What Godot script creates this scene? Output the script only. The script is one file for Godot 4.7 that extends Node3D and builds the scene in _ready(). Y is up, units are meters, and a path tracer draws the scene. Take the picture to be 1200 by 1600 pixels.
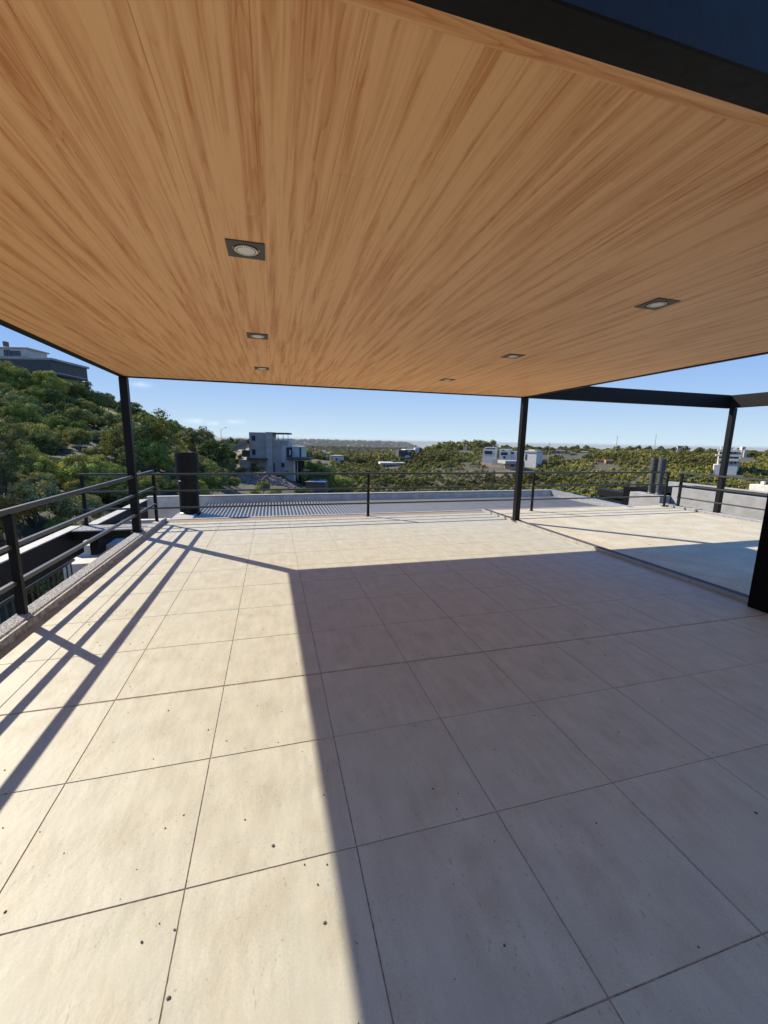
extends Node3D
# A covered roof terrace on a hillside: tiled floor, wood-lined roof on dark steel posts, railings,
# a corrugated roof below, and the scrub-covered hills with modern houses beyond. Metres, y up, camera near the origin.

const TERRAIN_BEARINGS = [-39.2, -27.8, -20.9, -16.6, -12.6, -7.5, -3.6, 0.4, 6.4, 11.7, 17.9, 24.1, 36.5, 47.1, 58.3, 69.7]
const TERRAIN_DISTANCES = [0, 8, 16, 28, 40, 55, 75, 100, 140, 190, 250, 340, 500, 900, 2000, 4000, 7000, 9500, 13000]
const TERRAIN_HEIGHTS = [
	[-6.5, -6.5, -6.5, -1.5, -0.4, 0.6, 4.3, 9.1, 14.0, 16.8, 17.3, 17.0, -9.5, -15.1, -29.2, -49.2, -65.5, -26.0, -36.2],
	[-6.5, -6.5, -6.5, -2.4, -1.1, -0.0, 3.6, 8.3, 12.8, 15.2, 15.9, 15.5, -12.4, -19.4, -37.2, -62.4, -82.8, -33.1, -45.9],
	[-6.5, -6.5, -6.5, -3.2, -1.8, -0.4, 2.9, 8.3, 13.0, 14.1, 13.6, 11.7, -13.8, -21.6, -41.2, -69.1, -91.6, -36.8, -50.9],
	[-6.5, -6.5, -6.5, -3.6, -2.2, -1.6, 0.6, 4.6, 8.3, 9.0, 8.2, 6.2, -14.6, -22.8, -43.4, -72.7, -96.5, -38.7, -53.6],
	[-6.5, -6.5, -6.5, -4.4, -3.2, -2.7, -1.6, 1.1, 4.5, 5.0, 3.5, 1.4, -15.3, -23.8, -45.3, -75.8, -100.5, -40.4, -55.9],
	[-6.5, -6.5, -6.5, -5.3, -4.8, -4.6, -5.1, -4.5, -2.2, -1.4, -2.4, -4.7, -16.0, -24.9, -47.3, -79.2, -105.0, -42.2, -58.3],
	[-6.5, -6.5, -6.5, -6.3, -6.1, -6.1, -6.9, -6.1, -3.4, -2.4, -3.2, -5.9, -16.5, -25.6, -48.6, -81.3, -107.8, -43.4, -59.9],
	[-6.5, -6.5, -6.5, -6.9, -7.4, -7.3, -7.7, -6.4, -5.0, -5.0, -6.3, -9.2, -16.9, -26.3, -49.8, -83.1, -145.6, -28.9, -40.1],
	[-6.5, -6.5, -6.5, -7.4, -8.4, -9.6, -10.3, -10.5, -10.0, -10.0, -11.4, -14.5, -19.7, -29.8, -50.9, -85.1, -145.8, -28.2, -39.2],
	[-6.5, -6.5, -6.5, -7.7, -8.9, -10.4, -12.4, -13.6, -13.9, -14.6, -15.4, -17.8, -21.4, -30.0, -51.5, -86.0, -146.2, -35.7, -49.4],
	[-6.5, -6.5, -6.5, -7.9, -9.3, -11.1, -13.5, -15.2, -15.0, -13.6, -12.9, -13.9, -18.9, -29.6, -51.5, -86.1, -154.0, -41.7, -57.6],
	[-6.5, -6.5, -6.5, -8.2, -9.9, -12.1, -15.0, -15.6, -14.1, -10.1, -3.9, -4.2, -10.8, -35.2, -80.0, -161.6, -305.4, -385.9, -528.7],
	[-6.5, -6.5, -6.5, -8.1, -9.6, -11.6, -14.2, -14.9, -13.8, -10.1, -4.4, -3.1, -9.5, -33.1, -75.4, -152.3, -287.9, -363.8, -498.4],
	[-6.5, -6.5, -6.5, -7.8, -9.0, -10.6, -12.8, -13.4, -12.6, -8.8, -3.2, -2.1, -7.4, -30.0, -68.5, -138.5, -261.9, -331.0, -453.6],
	[-6.5, -6.5, -6.5, -7.3, -8.1, -9.2, -10.5, -11.3, -11.0, -8.1, -3.2, -1.5, -5.7, -25.6, -58.7, -118.9, -225.0, -284.5, -389.9],
	[-6.5, -6.5, -6.5, -6.8, -7.1, -7.5, -8.0, -8.7, -8.6, -6.5, -4.1, -3.8, -7.1, -20.0, -46.3, -94.1, -178.3, -225.6, -309.2]]
var M := {}
var names_used := {}
var rng := RandomNumberGenerator.new()
var ground_noise := FastNoiseLite.new()

# ---------------------------------------------------------------- naming and bookkeeping
func numbered(called: String) -> String:
	var n: int = names_used.get(called, 0)
	names_used[called] = n + 1
	return called if n == 0 else "%s_%03d" % [called, n]

func tag(o: Node, label: String, category: String, group := "") -> Node:
	o.set_meta("label", label)
	o.set_meta("category", category)
	if group != "":
		o.set_meta("group", group)
	return o

func thing(called: String, label: String, category: String, at := Vector3.ZERO, turn := 0.0, group := "") -> Node3D:
	var o := Node3D.new()
	o.name = numbered(called)
	add_child(o)
	o.position = at
	o.rotation.y = turn
	tag(o, label, category, group)
	return o

func put(called: String, mesh: Mesh, material: Material, parent: Node = null) -> MeshInstance3D:
	var o := MeshInstance3D.new()
	o.mesh = mesh
	if material:
		o.material_override = material
	if parent == null:
		o.name = numbered(called)
		add_child(o)
	else:
		o.name = called
		parent.add_child(o, true)
	return o

func struct(called: String, mesh: Mesh, material: Material) -> MeshInstance3D:
	var o := put(called, mesh, material)
	o.set_meta("kind", "structure")
	return o

# ---------------------------------------------------------------- shapes
func new_st() -> SurfaceTool:
	var st := SurfaceTool.new()
	st.begin(Mesh.PRIMITIVE_TRIANGLES)
	return st

func tri(st: SurfaceTool, a: Vector3, b: Vector3, c: Vector3, n: Vector3) -> void:
	if (b - a).cross(c - a).dot(n) > 0.0:
		var t := b
		b = c
		c = t
	for p in [a, b, c]:
		st.set_normal(n)
		st.add_vertex(p)

func quad(st: SurfaceTool, a: Vector3, b: Vector3, c: Vector3, d: Vector3, n: Vector3) -> void:
	tri(st, a, b, c, n)
	tri(st, a, c, d, n)

# a box from lo to hi with its edges chamfered
func add_box(st: SurfaceTool, lo: Vector3, hi: Vector3, ch := 0.0, xf := Transform3D.IDENTITY) -> void:
	var mid := (lo + hi) * 0.5
	var h := (hi - lo) * 0.5
	ch = min(ch, min(h.x, min(h.y, h.z)) * 0.9)
	for ax in 3:
		for s in [-1.0, 1.0]:
			var u := (ax + 1) % 3
			var v := (ax + 2) % 3
			var n := Vector3.ZERO
			n[ax] = s
			var q := []
			for k in [[-1, -1], [1, -1], [1, 1], [-1, 1]]:
				var p := Vector3.ZERO
				p[ax] = s * h[ax]
				p[u] = k[0] * (h[u] - ch)
				p[v] = k[1] * (h[v] - ch)
				q.append(xf * (mid + p))
			quad(st, q[0], q[1], q[2], q[3], xf.basis * n)
	if ch <= 0.0:
		return
	for ax in 3:
		var u := (ax + 1) % 3
		var v := (ax + 2) % 3
		for su in [-1.0, 1.0]:
			for sv in [-1.0, 1.0]:
				var n := Vector3.ZERO
				n[u] = su
				n[v] = sv
				n = n.normalized()
				var q := []
				for k in [[-1, 0], [1, 0], [1, 1], [-1, 1]]:
					var p := Vector3.ZERO
					p[ax] = k[0] * (h[ax] - ch)
					p[u] = su * (h[u] - (ch if k[1] == 0 else 0.0))
					p[v] = sv * (h[v] - (0.0 if k[1] == 0 else ch))
					q.append(xf * (mid + p))
				quad(st, q[0], q[1], q[2], q[3], xf.basis * n)
	for sx in [-1.0, 1.0]:
		for sy in [-1.0, 1.0]:
			for sz in [-1.0, 1.0]:
				var s := Vector3(sx, sy, sz)
				var a := mid + s * (h - Vector3(0, ch, ch))
				var b := mid + s * (h - Vector3(ch, 0, ch))
				var c := mid + s * (h - Vector3(ch, ch, 0))
				tri(st, xf * a, xf * b, xf * c, (xf.basis * s).normalized())

func box(lo: Vector3, hi: Vector3, ch := 0.0) -> ArrayMesh:
	var st := new_st()
	add_box(st, lo, hi, ch)
	return st.commit()

# a solid of revolution about the y axis through at; profile rows are (radius, height)
func lathe(st: SurfaceTool, at: Vector3, profile: Array, sides := 40, basis := Basis.IDENTITY) -> void:
	for i in profile.size() - 1:
		var p: Vector2 = profile[i]
		var q: Vector2 = profile[i + 1]
		var slope := Vector2(q.y - p.y, p.x - q.x).normalized()
		for k in sides:
			var vs := []
			var ns := []
			for kk in [k, k + 1]:
				var a: float = TAU * kk / sides
				var dir := Vector3(cos(a), 0, sin(a))
				vs.append(at + basis * (dir * p.x + Vector3(0, p.y, 0)))
				vs.append(at + basis * (dir * q.x + Vector3(0, q.y, 0)))
				ns.append(basis * (dir * slope.x + Vector3(0, slope.y, 0)))
			for t in [[0, 1, 3], [0, 3, 2]]:
				var a0: Vector3 = vs[t[0]]
				var b0: Vector3 = vs[t[1]]
				var c0: Vector3 = vs[t[2]]
				var order: Array = t
				if (b0 - a0).cross(c0 - a0).dot(ns[0]) > 0.0:
					order = [t[0], t[2], t[1]]
				for j in order:
					st.set_normal(ns[0 if j < 2 else 1])
					st.add_vertex(vs[j])

# a tapered round limb
func limb(st: SurfaceTool, a: Vector3, b: Vector3, ra: float, rb: float, sides := 7) -> void:
	var d := (b - a).normalized()
	var side := d.cross(Vector3(0.31, 0.1, 0.95)).normalized()
	var up := side.cross(d)
	for k in sides:
		var q := []
		var ns := []
		for kk in [k, k + 1]:
			var ang: float = TAU * kk / sides
			var n := side * cos(ang) + up * sin(ang)
			ns.append(n)
			q.append(a + n * ra)
			q.append(b + n * rb)
		quad(st, q[0], q[1], q[3], q[2], (ns[0] + ns[1]).normalized())

# ---------------------------------------------------------------- materials
func srgb(c: Color) -> Color:
	return c.linear_to_srgb()

func mat(key: String, lin: Color, rough := 0.8, metal := 0.0, spec := 0.5) -> StandardMaterial3D:
	var m := StandardMaterial3D.new()
	m.resource_name = key
	m.albedo_color = srgb(lin)
	m.roughness = rough
	m.metallic = metal
	m.metallic_specular = spec
	M[key] = m
	return m

func noise_bytes(w: int, h: int, freq: float, sx: float, sy: float, seed_: int, octaves := 4, type := FastNoiseLite.TYPE_SIMPLEX_SMOOTH) -> PackedByteArray:
	var n := FastNoiseLite.new()
	n.seed = seed_
	n.noise_type = type
	n.frequency = freq
	n.fractal_type = FastNoiseLite.FRACTAL_FBM
	n.fractal_octaves = octaves
	var ww := maxi(8, int(w / sx))
	var hh := maxi(8, int(h / sy))
	var im := n.get_seamless_image(ww, hh, false, false, 0.12)
	im.convert(Image.FORMAT_L8)
	if ww != w or hh != h:
		im.resize(w, h, Image.INTERPOLATE_CUBIC)
	return im.get_data()

func tex_of(im: Image) -> ImageTexture:
	im.generate_mipmaps()
	return ImageTexture.create_from_image(im)

# a grey multiplier texture around 1 (for triplanar surfaces), from two scales of noise
func mottle(size: int, f1: float, f2: float, depth1: float, depth2: float, tint: Color, seed_: int) -> ImageTexture:
	var a := noise_bytes(size, size, f1, 1, 1, seed_, 5)
	var b := noise_bytes(size, size, f2, 1, 1, seed_ + 7, 3)
	var out := PackedByteArray()
	out.resize(size * size * 3)
	for i in size * size:
		var t := (a[i] / 255.0 - 0.5) * 2.0
		var v := 0.9 + depth1 * t + depth2 * (b[i] / 255.0 - 0.5) * 2.0
		var w := clampf(0.5 + t, 0.0, 1.0)
		out[i * 3] = int(clampf(v * lerpf(tint.r, 1.0, w), 0, 1) * 255.0)
		out[i * 3 + 1] = int(clampf(v * lerpf(tint.g, 1.0, w), 0, 1) * 255.0)
		out[i * 3 + 2] = int(clampf(v * lerpf(tint.b, 1.0, w), 0, 1) * 255.0)
	return tex_of(Image.create_from_data(size, size, false, Image.FORMAT_RGB8, out))

func bumps(size: int, freq: float, strength: float, seed_: int, octaves := 4) -> ImageTexture:
	var im := Image.create_from_data(size, size, false, Image.FORMAT_L8, noise_bytes(size, size, freq, 1, 1, seed_, octaves))
	im.convert(Image.FORMAT_RGBA8)
	im.bump_map_to_normal_map(strength)
	return tex_of(im)

func triplanar(m: StandardMaterial3D, tex: Texture2D, scale: float, normal: Texture2D = null, nscale := 1.0) -> StandardMaterial3D:
	if tex:
		m.albedo_texture = tex
	m.uv1_triplanar = true
	m.uv1_world_triplanar = true
	m.uv1_scale = Vector3.ONE * scale
	if normal:
		m.normal_enabled = true
		m.normal_texture = normal
		m.normal_scale = nscale
	return m

# six planks of printed wood grain side by side: length along the picture's width
func wood_texture() -> ImageTexture:
	var w := 2048
	var h := 1020
	var rows := 170
	var warp := noise_bytes(w, h, 0.011, 7, 1, 11, 3)       # slow swells that bend the grain
	var knotty := noise_bytes(w, h, 0.018, 3.0, 1, 23, 2)
	var fibre := noise_bytes(w, h, 0.09, 22, 1, 37, 3)         # fine fibres
	var fine := noise_bytes(w, h, 0.25, 40, 1, 41, 2)
	var tone := noise_bytes(w, h, 0.022, 13, 1, 53, 3)
	var out := PackedByteArray()
	out.resize(w * h * 3)
	rng.seed = 77
	var light := Color(0.985, 0.565, 0.26)
	var dark := Color(0.68, 0.255, 0.07)
	for plank in 6:
		var off := rng.randf() * 10.0
		var pt := rng.randf_range(-0.02, 0.02)
		var knots := []
		for k in 5:
			knots.append(Vector3(rng.randf() * w, rng.randf_range(20, 150), rng.randf_range(0.6, 1.3)))
		var dense := rng.randf_range(0.65, 1.1)
		for yy in rows:
			var y := plank * rows + yy
			for x in w:
				var i := y * w + x
				var g: float = yy * 0.036 * dense + off + (warp[i] / 255.0) * 6.5 + (knotty[i] / 255.0) * 1.6
				var kd := 0.0
				for k in knots:
					var dx: float = (x - k.x) / (70.0 * k.z)
					var dy: float = (yy - k.y) / (13.0 * k.z)
					if dx > -3.0 and dx < 3.0 and dy > -3.0 and dy < 3.0:
						var e := exp(-(dx * dx + dy * dy))
						g += 1.1 * e
						kd += e * e * e
				var f := g - floorf(g)
				var line := f * f * f * (1.0 if f < 0.93 else (1.0 - f) / 0.07)   # soft rise, sharp fall: a growth ring
				var streak := clampf((tone[i] / 255.0 - 0.50) / 0.30, -0.5, 1.0)
				var d := 0.14 + 0.50 * line * (0.55 + 0.6 * streak) + 0.62 * (fibre[i] / 255.0 - 0.42) + 0.42 * (fine[i] / 255.0 - 0.5) + 0.38 * streak + 0.30 * (warp[i] / 255.0 - 0.5) + 0.42 * kd + pt
				d = clampf(d, 0.0, 1.0)
				out[i * 3] = int((light.r + (dark.r - light.r) * d) * 255.0)
				out[i * 3 + 1] = int((light.g + (dark.g - light.g) * d) * 255.0)
				out[i * 3 + 2] = int((light.b + (dark.b - light.b) * d) * 255.0)
	# stored as linear reflectances turned to the picture's encoding
	for i in out.size():
		out[i] = int(pow(out[i] / 255.0, 1.0 / 2.2) * 255.0)
	return tex_of(Image.create_from_data(w, h, false, Image.FORMAT_RGB8, out))

# nine cement-look tile faces, three by three, with streaks, mottling and scuffs; returns [colour, normal]
func tile_textures() -> Array:
	var s := 1536
	var cell := 512
	var cloud := noise_bytes(s, s, 0.0055, 1, 1, 5, 5)
	var streak := noise_bytes(s, s, 0.016, 1, 6, 15, 4)
	var grain := noise_bytes(s, s, 0.11, 1, 1, 25, 3)
	var speck := noise_bytes(s, s, 0.045, 1, 1, 35, 2)
	var brown := noise_bytes(s, s, 0.004, 1, 1.5, 45, 3)
	var scuff := noise_bytes(s, s, 0.06, 1, 4, 65, 3)
	var out := PackedByteArray()
	out.resize(s * s * 3)
	for y in s:
		var ey := absf(float(y % cell) - cell * 0.5) / (cell * 0.5)
		for x in s:
			var i := y * s + x
			var c := cloud[i] / 255.0 - 0.5
			var k := streak[i] / 255.0 - 0.5
			var ex := absf(float(x % cell) - cell * 0.5) / (cell * 0.5)
			var edge := maxf(ex, ey)
			var v := 1.0 + 0.07 * c + 0.07 * k + 0.07 * (grain[i] / 255.0 - 0.5)
			var p := speck[i] / 255.0
			if p < 0.2:
				v -= (0.2 - p) * 0.8
			var sc := scuff[i] / 255.0
			if sc < 0.22 and brown[i] > 140:
				v -= (0.22 - sc) * 1.1
			var b := clampf((brown[i] / 255.0 - 0.45) * 0.14 - c * 0.05, 0.0, 0.08) + (0.10 * (edge - 0.97) / 0.03 if edge > 0.97 else 0.0)
			out[i * 3] = int(clampf(0.78 * v * (1.0 - 0.14 * b), 0, 1) * 255.0)
			out[i * 3 + 1] = int(clampf(0.755 * v * (1.0 - 0.34 * b), 0, 1) * 255.0)
			out[i * 3 + 2] = int(clampf(0.69 * v * (1.0 - 0.62 * b), 0, 1) * 255.0)
	var relief := noise_bytes(s, s, 0.02, 1, 1.6, 85, 4)
	var im := Image.create_from_data(s, s, false, Image.FORMAT_L8, relief)
	im.convert(Image.FORMAT_RGBA8)
	im.bump_map_to_normal_map(2.2)
	return [tex_of(Image.create_from_data(s, s, false, Image.FORMAT_RGB8, out)), tex_of(im)]

func make_materials() -> void:
	var plaster_bump := bumps(512, 0.06, 3.0, 101)
	var soft := mottle(512, 0.012, 0.09, 0.05, 0.03, Color(0.99, 0.98, 0.96), 201)
	var rough_mottle := mottle(512, 0.02, 0.16, 0.22, 0.22, Color(0.94, 0.92, 0.9), 211)
	var stained := mottle(1024, 0.007, 0.08, 0.035, 0.05, Color(0.985, 0.97, 0.94), 221)
	# steel
	triplanar(mat("black_steel", Color(0.0085, 0.0085, 0.009), 0.45, 0.0, 0.3), null, 1.0, bumps(256, 0.03, 0.8, 301), 0.5)
	mat("rail_steel", Color(0.040, 0.042, 0.040), 0.36, 0.0, 0.5)
	mat("chimney_black", Color(0.007, 0.007, 0.0075), 0.36, 0.0, 0.35)
	triplanar(mat("dark_panel", Color(0.012, 0.013, 0.015), 0.5, 0.0, 0.3), soft, 0.6)
	triplanar(mat("dark_strip", Color(0.085, 0.085, 0.09), 0.75), rough_mottle, 2.0)
	triplanar(mat("pillar_black", Color(0.008, 0.008, 0.008), 0.9, 0.0, 0.15), null, 1.4, plaster_bump, 2.0)
	# mineral and masonry
	triplanar(mat("granular", Color(0.50, 0.49, 0.48), 0.95), mottle(512, 0.07, 0.16, 0.75, 0.55, Color(1, 1, 1), 231), 1.3, bumps(512, 0.12, 12.0, 303), 1.0)
	triplanar(mat("curb_trim", Color(0.42, 0.39, 0.36), 0.8), rough_mottle, 1.5)
	triplanar(mat("screed", Color(0.58, 0.522, 0.395), 0.9), stained, 0.28, bumps(512, 0.05, 3.0, 305), 0.15)
	triplanar(mat("grout", Color(0.33, 0.26, 0.20), 0.95), rough_mottle, 3.0)
	triplanar(mat("flashing", Color(0.42, 0.41, 0.39), 0.6), soft, 0.8)
	triplanar(mat("parapet_grey", Color(0.84, 0.77, 0.66), 0.8), soft, 0.5, plaster_bump, 0.4)
	triplanar(mat("plaster_grey", Color(0.36, 0.365, 0.375), 0.9), soft, 0.4, plaster_bump, 0.2)
	triplanar(mat("plaster_white", Color(0.70, 0.68, 0.63), 0.9), soft, 0.5, plaster_bump, 0.5)
	triplanar(mat("galvanised", Color(0.50, 0.52, 0.54), 0.42, 0.65), mottle(512, 0.03, 0.12, 0.14, 0.10, Color(1, 1, 1), 241), 0.9)
	triplanar(mat("corrugated", Color(0.165, 0.16, 0.155), 0.40, 0.75), soft, 0.35)
	triplanar(mat("pipe_grey", Color(0.075, 0.076, 0.08), 0.5), soft, 2.0)
	mat("lamp_plate", Color(0.075, 0.073, 0.068), 0.55)
	mat("lamp_ring", Color(0.02, 0.02, 0.02), 0.5)
	mat("lamp_lens", Color(0.88, 0.86, 0.80), 0.35)
	mat("lamp_dots", Color(0.22, 0.21, 0.19), 0.6)
	mat("crumb", Color(0.11, 0.095, 0.085), 0.95)
	mat("red_soil", Color(0.30, 0.16, 0.09), 0.95)
	# far houses
	triplanar(mat("charcoal", Color(0.075, 0.072, 0.070), 0.6), soft, 0.12)
	triplanar(mat("pale_concrete", Color(0.42, 0.41, 0.38), 0.9), soft, 0.12)
	triplanar(mat("cream", Color(0.60, 0.57, 0.50), 0.9), soft, 0.1)
	triplanar(mat("white", Color(0.70, 0.69, 0.66), 0.9), soft, 0.1)
	triplanar(mat("white_render", Color(0.80, 0.77, 0.70), 0.9), soft, 0.4, plaster_bump, 0.6)
	triplanar(mat("render_grey", Color(0.44, 0.385, 0.33), 0.9), soft, 0.1)
	triplanar(mat("render_light", Color(0.50, 0.45, 0.395), 0.9), soft, 0.1)
	triplanar(mat("render_pale", Color(0.64, 0.60, 0.55), 0.9), soft, 0.1)
	triplanar(mat("raw_concrete", Color(0.46, 0.42, 0.35), 0.95), rough_mottle, 0.2)
	triplanar(mat("orange_brick", Color(0.42, 0.23, 0.11), 0.95), rough_mottle, 0.3)
	mat("timber", Color(0.45, 0.31, 0.16), 0.9)
	mat("brown", Color(0.12, 0.09, 0.075), 0.9)
	mat("yellow", Color(0.66, 0.53, 0.27), 0.9)
	mat("dark_door", Color(0.075, 0.08, 0.095), 0.5)
	mat("glass", Color(0.03, 0.04, 0.055), 0.08)
	mat("sky_glass", Color(0.33, 0.42, 0.48), 0.12)
	mat("water_blue", Color(0.05, 0.22, 0.48), 0.12)
	mat("car_paint", Color(0.015, 0.016, 0.018), 0.25)
	mat("tyre", Color(0.012, 0.012, 0.012), 0.9)
	var pg := mat("pale_glass", Color(0.75, 0.82, 0.85), 0.05)
	pg.transparency = BaseMaterial3D.TRANSPARENCY_ALPHA
	pg.albedo_color.a = 0.25
	# plants
	var leaf := mat("leaf", Color(1, 1, 1), 0.75, 0.0, 0.15)
	leaf.vertex_color_use_as_albedo = true
	leaf.backlight_enabled = true
	leaf.backlight = Color(0.5, 0.52, 0.3)
	mat("bark", Color(0.085, 0.068, 0.052), 0.95)
	var soil := triplanar(mat("soil", Color(1, 1, 1), 0.97), rough_mottle, 0.07)
	soil.vertex_color_use_as_albedo = true
	var city := mat("city", Color(1, 1, 1), 0.9)
	city.vertex_color_use_as_albedo = true
	var rubble := triplanar(mat("rubble", Color(0.27, 0.19, 0.155), 0.97), rough_mottle, 0.6)
	rubble.vertex_color_use_as_albedo = false
	# floor and ceiling
	var t := tile_textures()
	var tile := mat("tile", Color(0.695, 0.715, 0.71), 0.58, 0.0, 0.4)
	tile.albedo_texture = t[0]
	tile.normal_enabled = true
	tile.normal_texture = t[1]
	tile.normal_scale = 0.42
	var wood := mat("wood", Color(1, 1, 1), 0.42, 0.0, 0.4)
	wood.albedo_texture = wood_texture()

# ---------------------------------------------------------------- terrain
func ground(x: float, z: float) -> float:
	var r := Vector2(x, z).length()
	var b := rad_to_deg(atan2(x, -z))
	var nb := TERRAIN_BEARINGS.size()
	var out := 0.0
	if b < TERRAIN_BEARINGS[0] or b > TERRAIN_BEARINGS[nb - 1]:
		var edge := 0 if (b < TERRAIN_BEARINGS[0] and b > -125.0) else nb - 1
		var away: float = minf(absf(b - TERRAIN_BEARINGS[edge]), 360.0 - absf(b - TERRAIN_BEARINGS[edge]))
		out = lerpf(row_height(edge, r), -6.5 - r * 0.004, smoothstep(20.0, 80.0, away))
	else:
		var i := 0
		while i < nb - 2 and b > TERRAIN_BEARINGS[i + 1]:
			i += 1
		var t: float = clampf((b - TERRAIN_BEARINGS[i]) / (TERRAIN_BEARINGS[i + 1] - TERRAIN_BEARINGS[i]), 0.0, 1.0)
		t = t * t * (3.0 - 2.0 * t) * 0.5 + t * 0.5
		out = lerpf(row_height(i, r), row_height(i + 1, r), t)
	var rough := clampf((r - 14.0) / 30.0, 0.0, 1.0) * (0.5 + clampf(r / 700.0, 0.0, 4.0))
	return out + ground_noise.get_noise_2d(x, z) * rough

func row_height(i: int, r: float) -> float:
	var n := TERRAIN_DISTANCES.size()
	var k := 0
	while k < n - 2 and r > TERRAIN_DISTANCES[k + 1]:
		k += 1
	var t: float = clampf((r - TERRAIN_DISTANCES[k]) / float(TERRAIN_DISTANCES[k + 1] - TERRAIN_DISTANCES[k]), 0.0, 1.0)
	return lerpf(TERRAIN_HEIGHTS[i][k], TERRAIN_HEIGHTS[i][k + 1], t)

func soil_color(x: float, z: float, y: float) -> Color:
	var r := Vector2(x, z).length()
	var b := rad_to_deg(atan2(x, -z))
	var n := ground_noise.get_noise_2d(x * 2.3 + 400.0, z * 2.3)
	var c := Color(0.075, 0.078, 0.040).lerp(Color(0.12, 0.105, 0.062), clampf(0.35 + n, 0, 1))
	if b > -23.0 and b < -9.0 and r > 84.0 and r < 150.0:                       # grass on the crest
		c = c.lerp(Color(0.24, 0.26, 0.055), clampf(0.9 + n * 0.6, 0, 1))
	if b < -14.0 and r > 41.5 and r < 44.5:                                    # earth track at the foot of the hill
		c = Color(0.22, 0.195, 0.16)
	elif b < -15.0 and r >= 44.5 and r < 56.0:                                 # dark cut bank above it
		c = Color(0.05, 0.04, 0.035)
	if b > -12.0 and b < -8.0 and r > 60.0 and r < 120.0:                      # bare brown cut
		c = Color(0.11, 0.08, 0.062)
	if b > -7.0 and b < -1.5 and r > 112.0 and r < 260.0:                      # pale road bank
		c = Color(0.42, 0.36, 0.26).lerp(c, clampf(0.25 - n, 0, 0.6))
	if b > 26.0 and b < 34.0 and r > 165.0 and r < 215.0:                      # red earth under the villas
		c = Color(0.28, 0.19, 0.14).lerp(c, clampf(0.55 - n * 2.0, 0, 1))
	if r > 2000.0:
		c = Color(0.085, 0.085, 0.06).lerp(Color(0.16, 0.145, 0.105), clampf(0.4 + n * 1.5, 0, 1))
	return c

func build_terrain() -> void:
	var radii := [5.0]
	while radii[-1] < 13500.0:
		radii.append(radii[-1] * 1.085 + 0.25)
	var bearings := []
	var b := -180.0
	while b < 180.0:
		bearings.append(b)
		b += 0.7 if b > -48.0 and b < 76.0 else 4.0
	bearings.append(180.0)
	var st := new_st()
	st.set_smooth_group(0)
	var nr := radii.size()
	for a in bearings:
		for r in radii:
			var x: float = r * sin(deg_to_rad(a))
			var z: float = -r * cos(deg_to_rad(a))
			var y := ground(x, z)
			st.set_color(soil_color(x, z, y))
			st.add_vertex(Vector3(x, y, z))
	for i in bearings.size() - 1:
		for k in nr - 1:
			var p := i * nr + k
			for v in [p, p + 1, p + nr, p + 1, p + nr + 1, p + nr]:
				st.add_index(v)
	st.generate_normals()
	struct("terrain", st.commit(), M["soil"])

# ---------------------------------------------------------------- plants
# a crown of leaf clumps: leaf-sized faces spread through lumpy masses, light and dark clumps
func crown_mesh(seed_: int, w: float, h: float, clumps: int, per: int, leaf: float, col: Color, spread := 1.0, lift := 0.5) -> ArrayMesh:
	var r := RandomNumberGenerator.new()
	r.seed = seed_
	var st := new_st()
	for i in clumps:
		var a := r.randf() * TAU
		var up := r.randf_range(-0.45, 1.0)
		var flat := sqrt(maxf(0.0, 1.0 - up * up))
		var rad := pow(r.randf(), 0.45)
		var c := Vector3(cos(a) * flat * rad * w * 0.42, h * lift + up * rad * h * (0.9 - lift) , sin(a) * flat * rad * w * 0.42)
		var cr := w * r.randf_range(0.10, 0.2) * spread
		var tone := r.randf_range(0.7, 1.3)
		var warm := r.randf_range(-0.12, 0.22)
		for k in per:
			var d := Vector3(r.randfn(), r.randfn() + 0.25, r.randfn()).normalized()
			var p := c + d * cr * pow(r.randf(), 0.33) * Vector3(1, 0.8, 1)
			var n := (d + Vector3(r.randfn(), r.randfn() + 0.3, r.randfn()) * 0.45).normalized()
			var t := n.cross(Vector3(r.randfn(), r.randfn(), r.randfn())).normalized()
			var s := n.cross(t)
			var l := leaf * r.randf_range(0.6, 1.3)
			var tt := tone * r.randf_range(0.75, 1.25)
			st.set_color(Color(col.r * tt * (1.0 + warm), col.g * tt, col.b * tt * (1.0 - warm)))
			var q0 := p - t * l * 0.5
			var q1 := p + s * l * 0.28
			var q2 := p + t * l * 0.5
			var q3 := p - s * l * 0.28
			quad(st, q0, q1, q2, q3, n)
	return st.commit()

func trunk_mesh(seed_: int, h: float, w: float, thick: float, stems: int) -> ArrayMesh:
	var r := RandomNumberGenerator.new()
	r.seed = seed_
	var st := new_st()
	for i in stems:
		var a := TAU * i / stems + r.randf() * 1.2
		var p := Vector3(cos(a), 0, sin(a)) * thick * (0.4 if stems > 1 else 0.0) - Vector3(0, 0.6, 0)
		var rad := thick
		var aim := Vector3(cos(a) * w * 0.28, h * 0.8, sin(a) * w * 0.28)
		for k in 4:
			var q := p.lerp(aim, 0.34) + Vector3(r.randfn(), r.randfn(), r.randfn()) * thick * 1.1
			limb(st, p, q, rad, rad * 0.7)
			if k > 0:
				var tip := q + Vector3(r.randfn(), r.randf_range(0.3, 1.2), r.randfn()) * h * 0.16
				limb(st, q, tip, rad * 0.5, rad * 0.15, 5)
			p = q
			rad *= 0.7
	return st.commit()

var plant_kinds := {}     # kind -> [crown mesh, trunk mesh]

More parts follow.
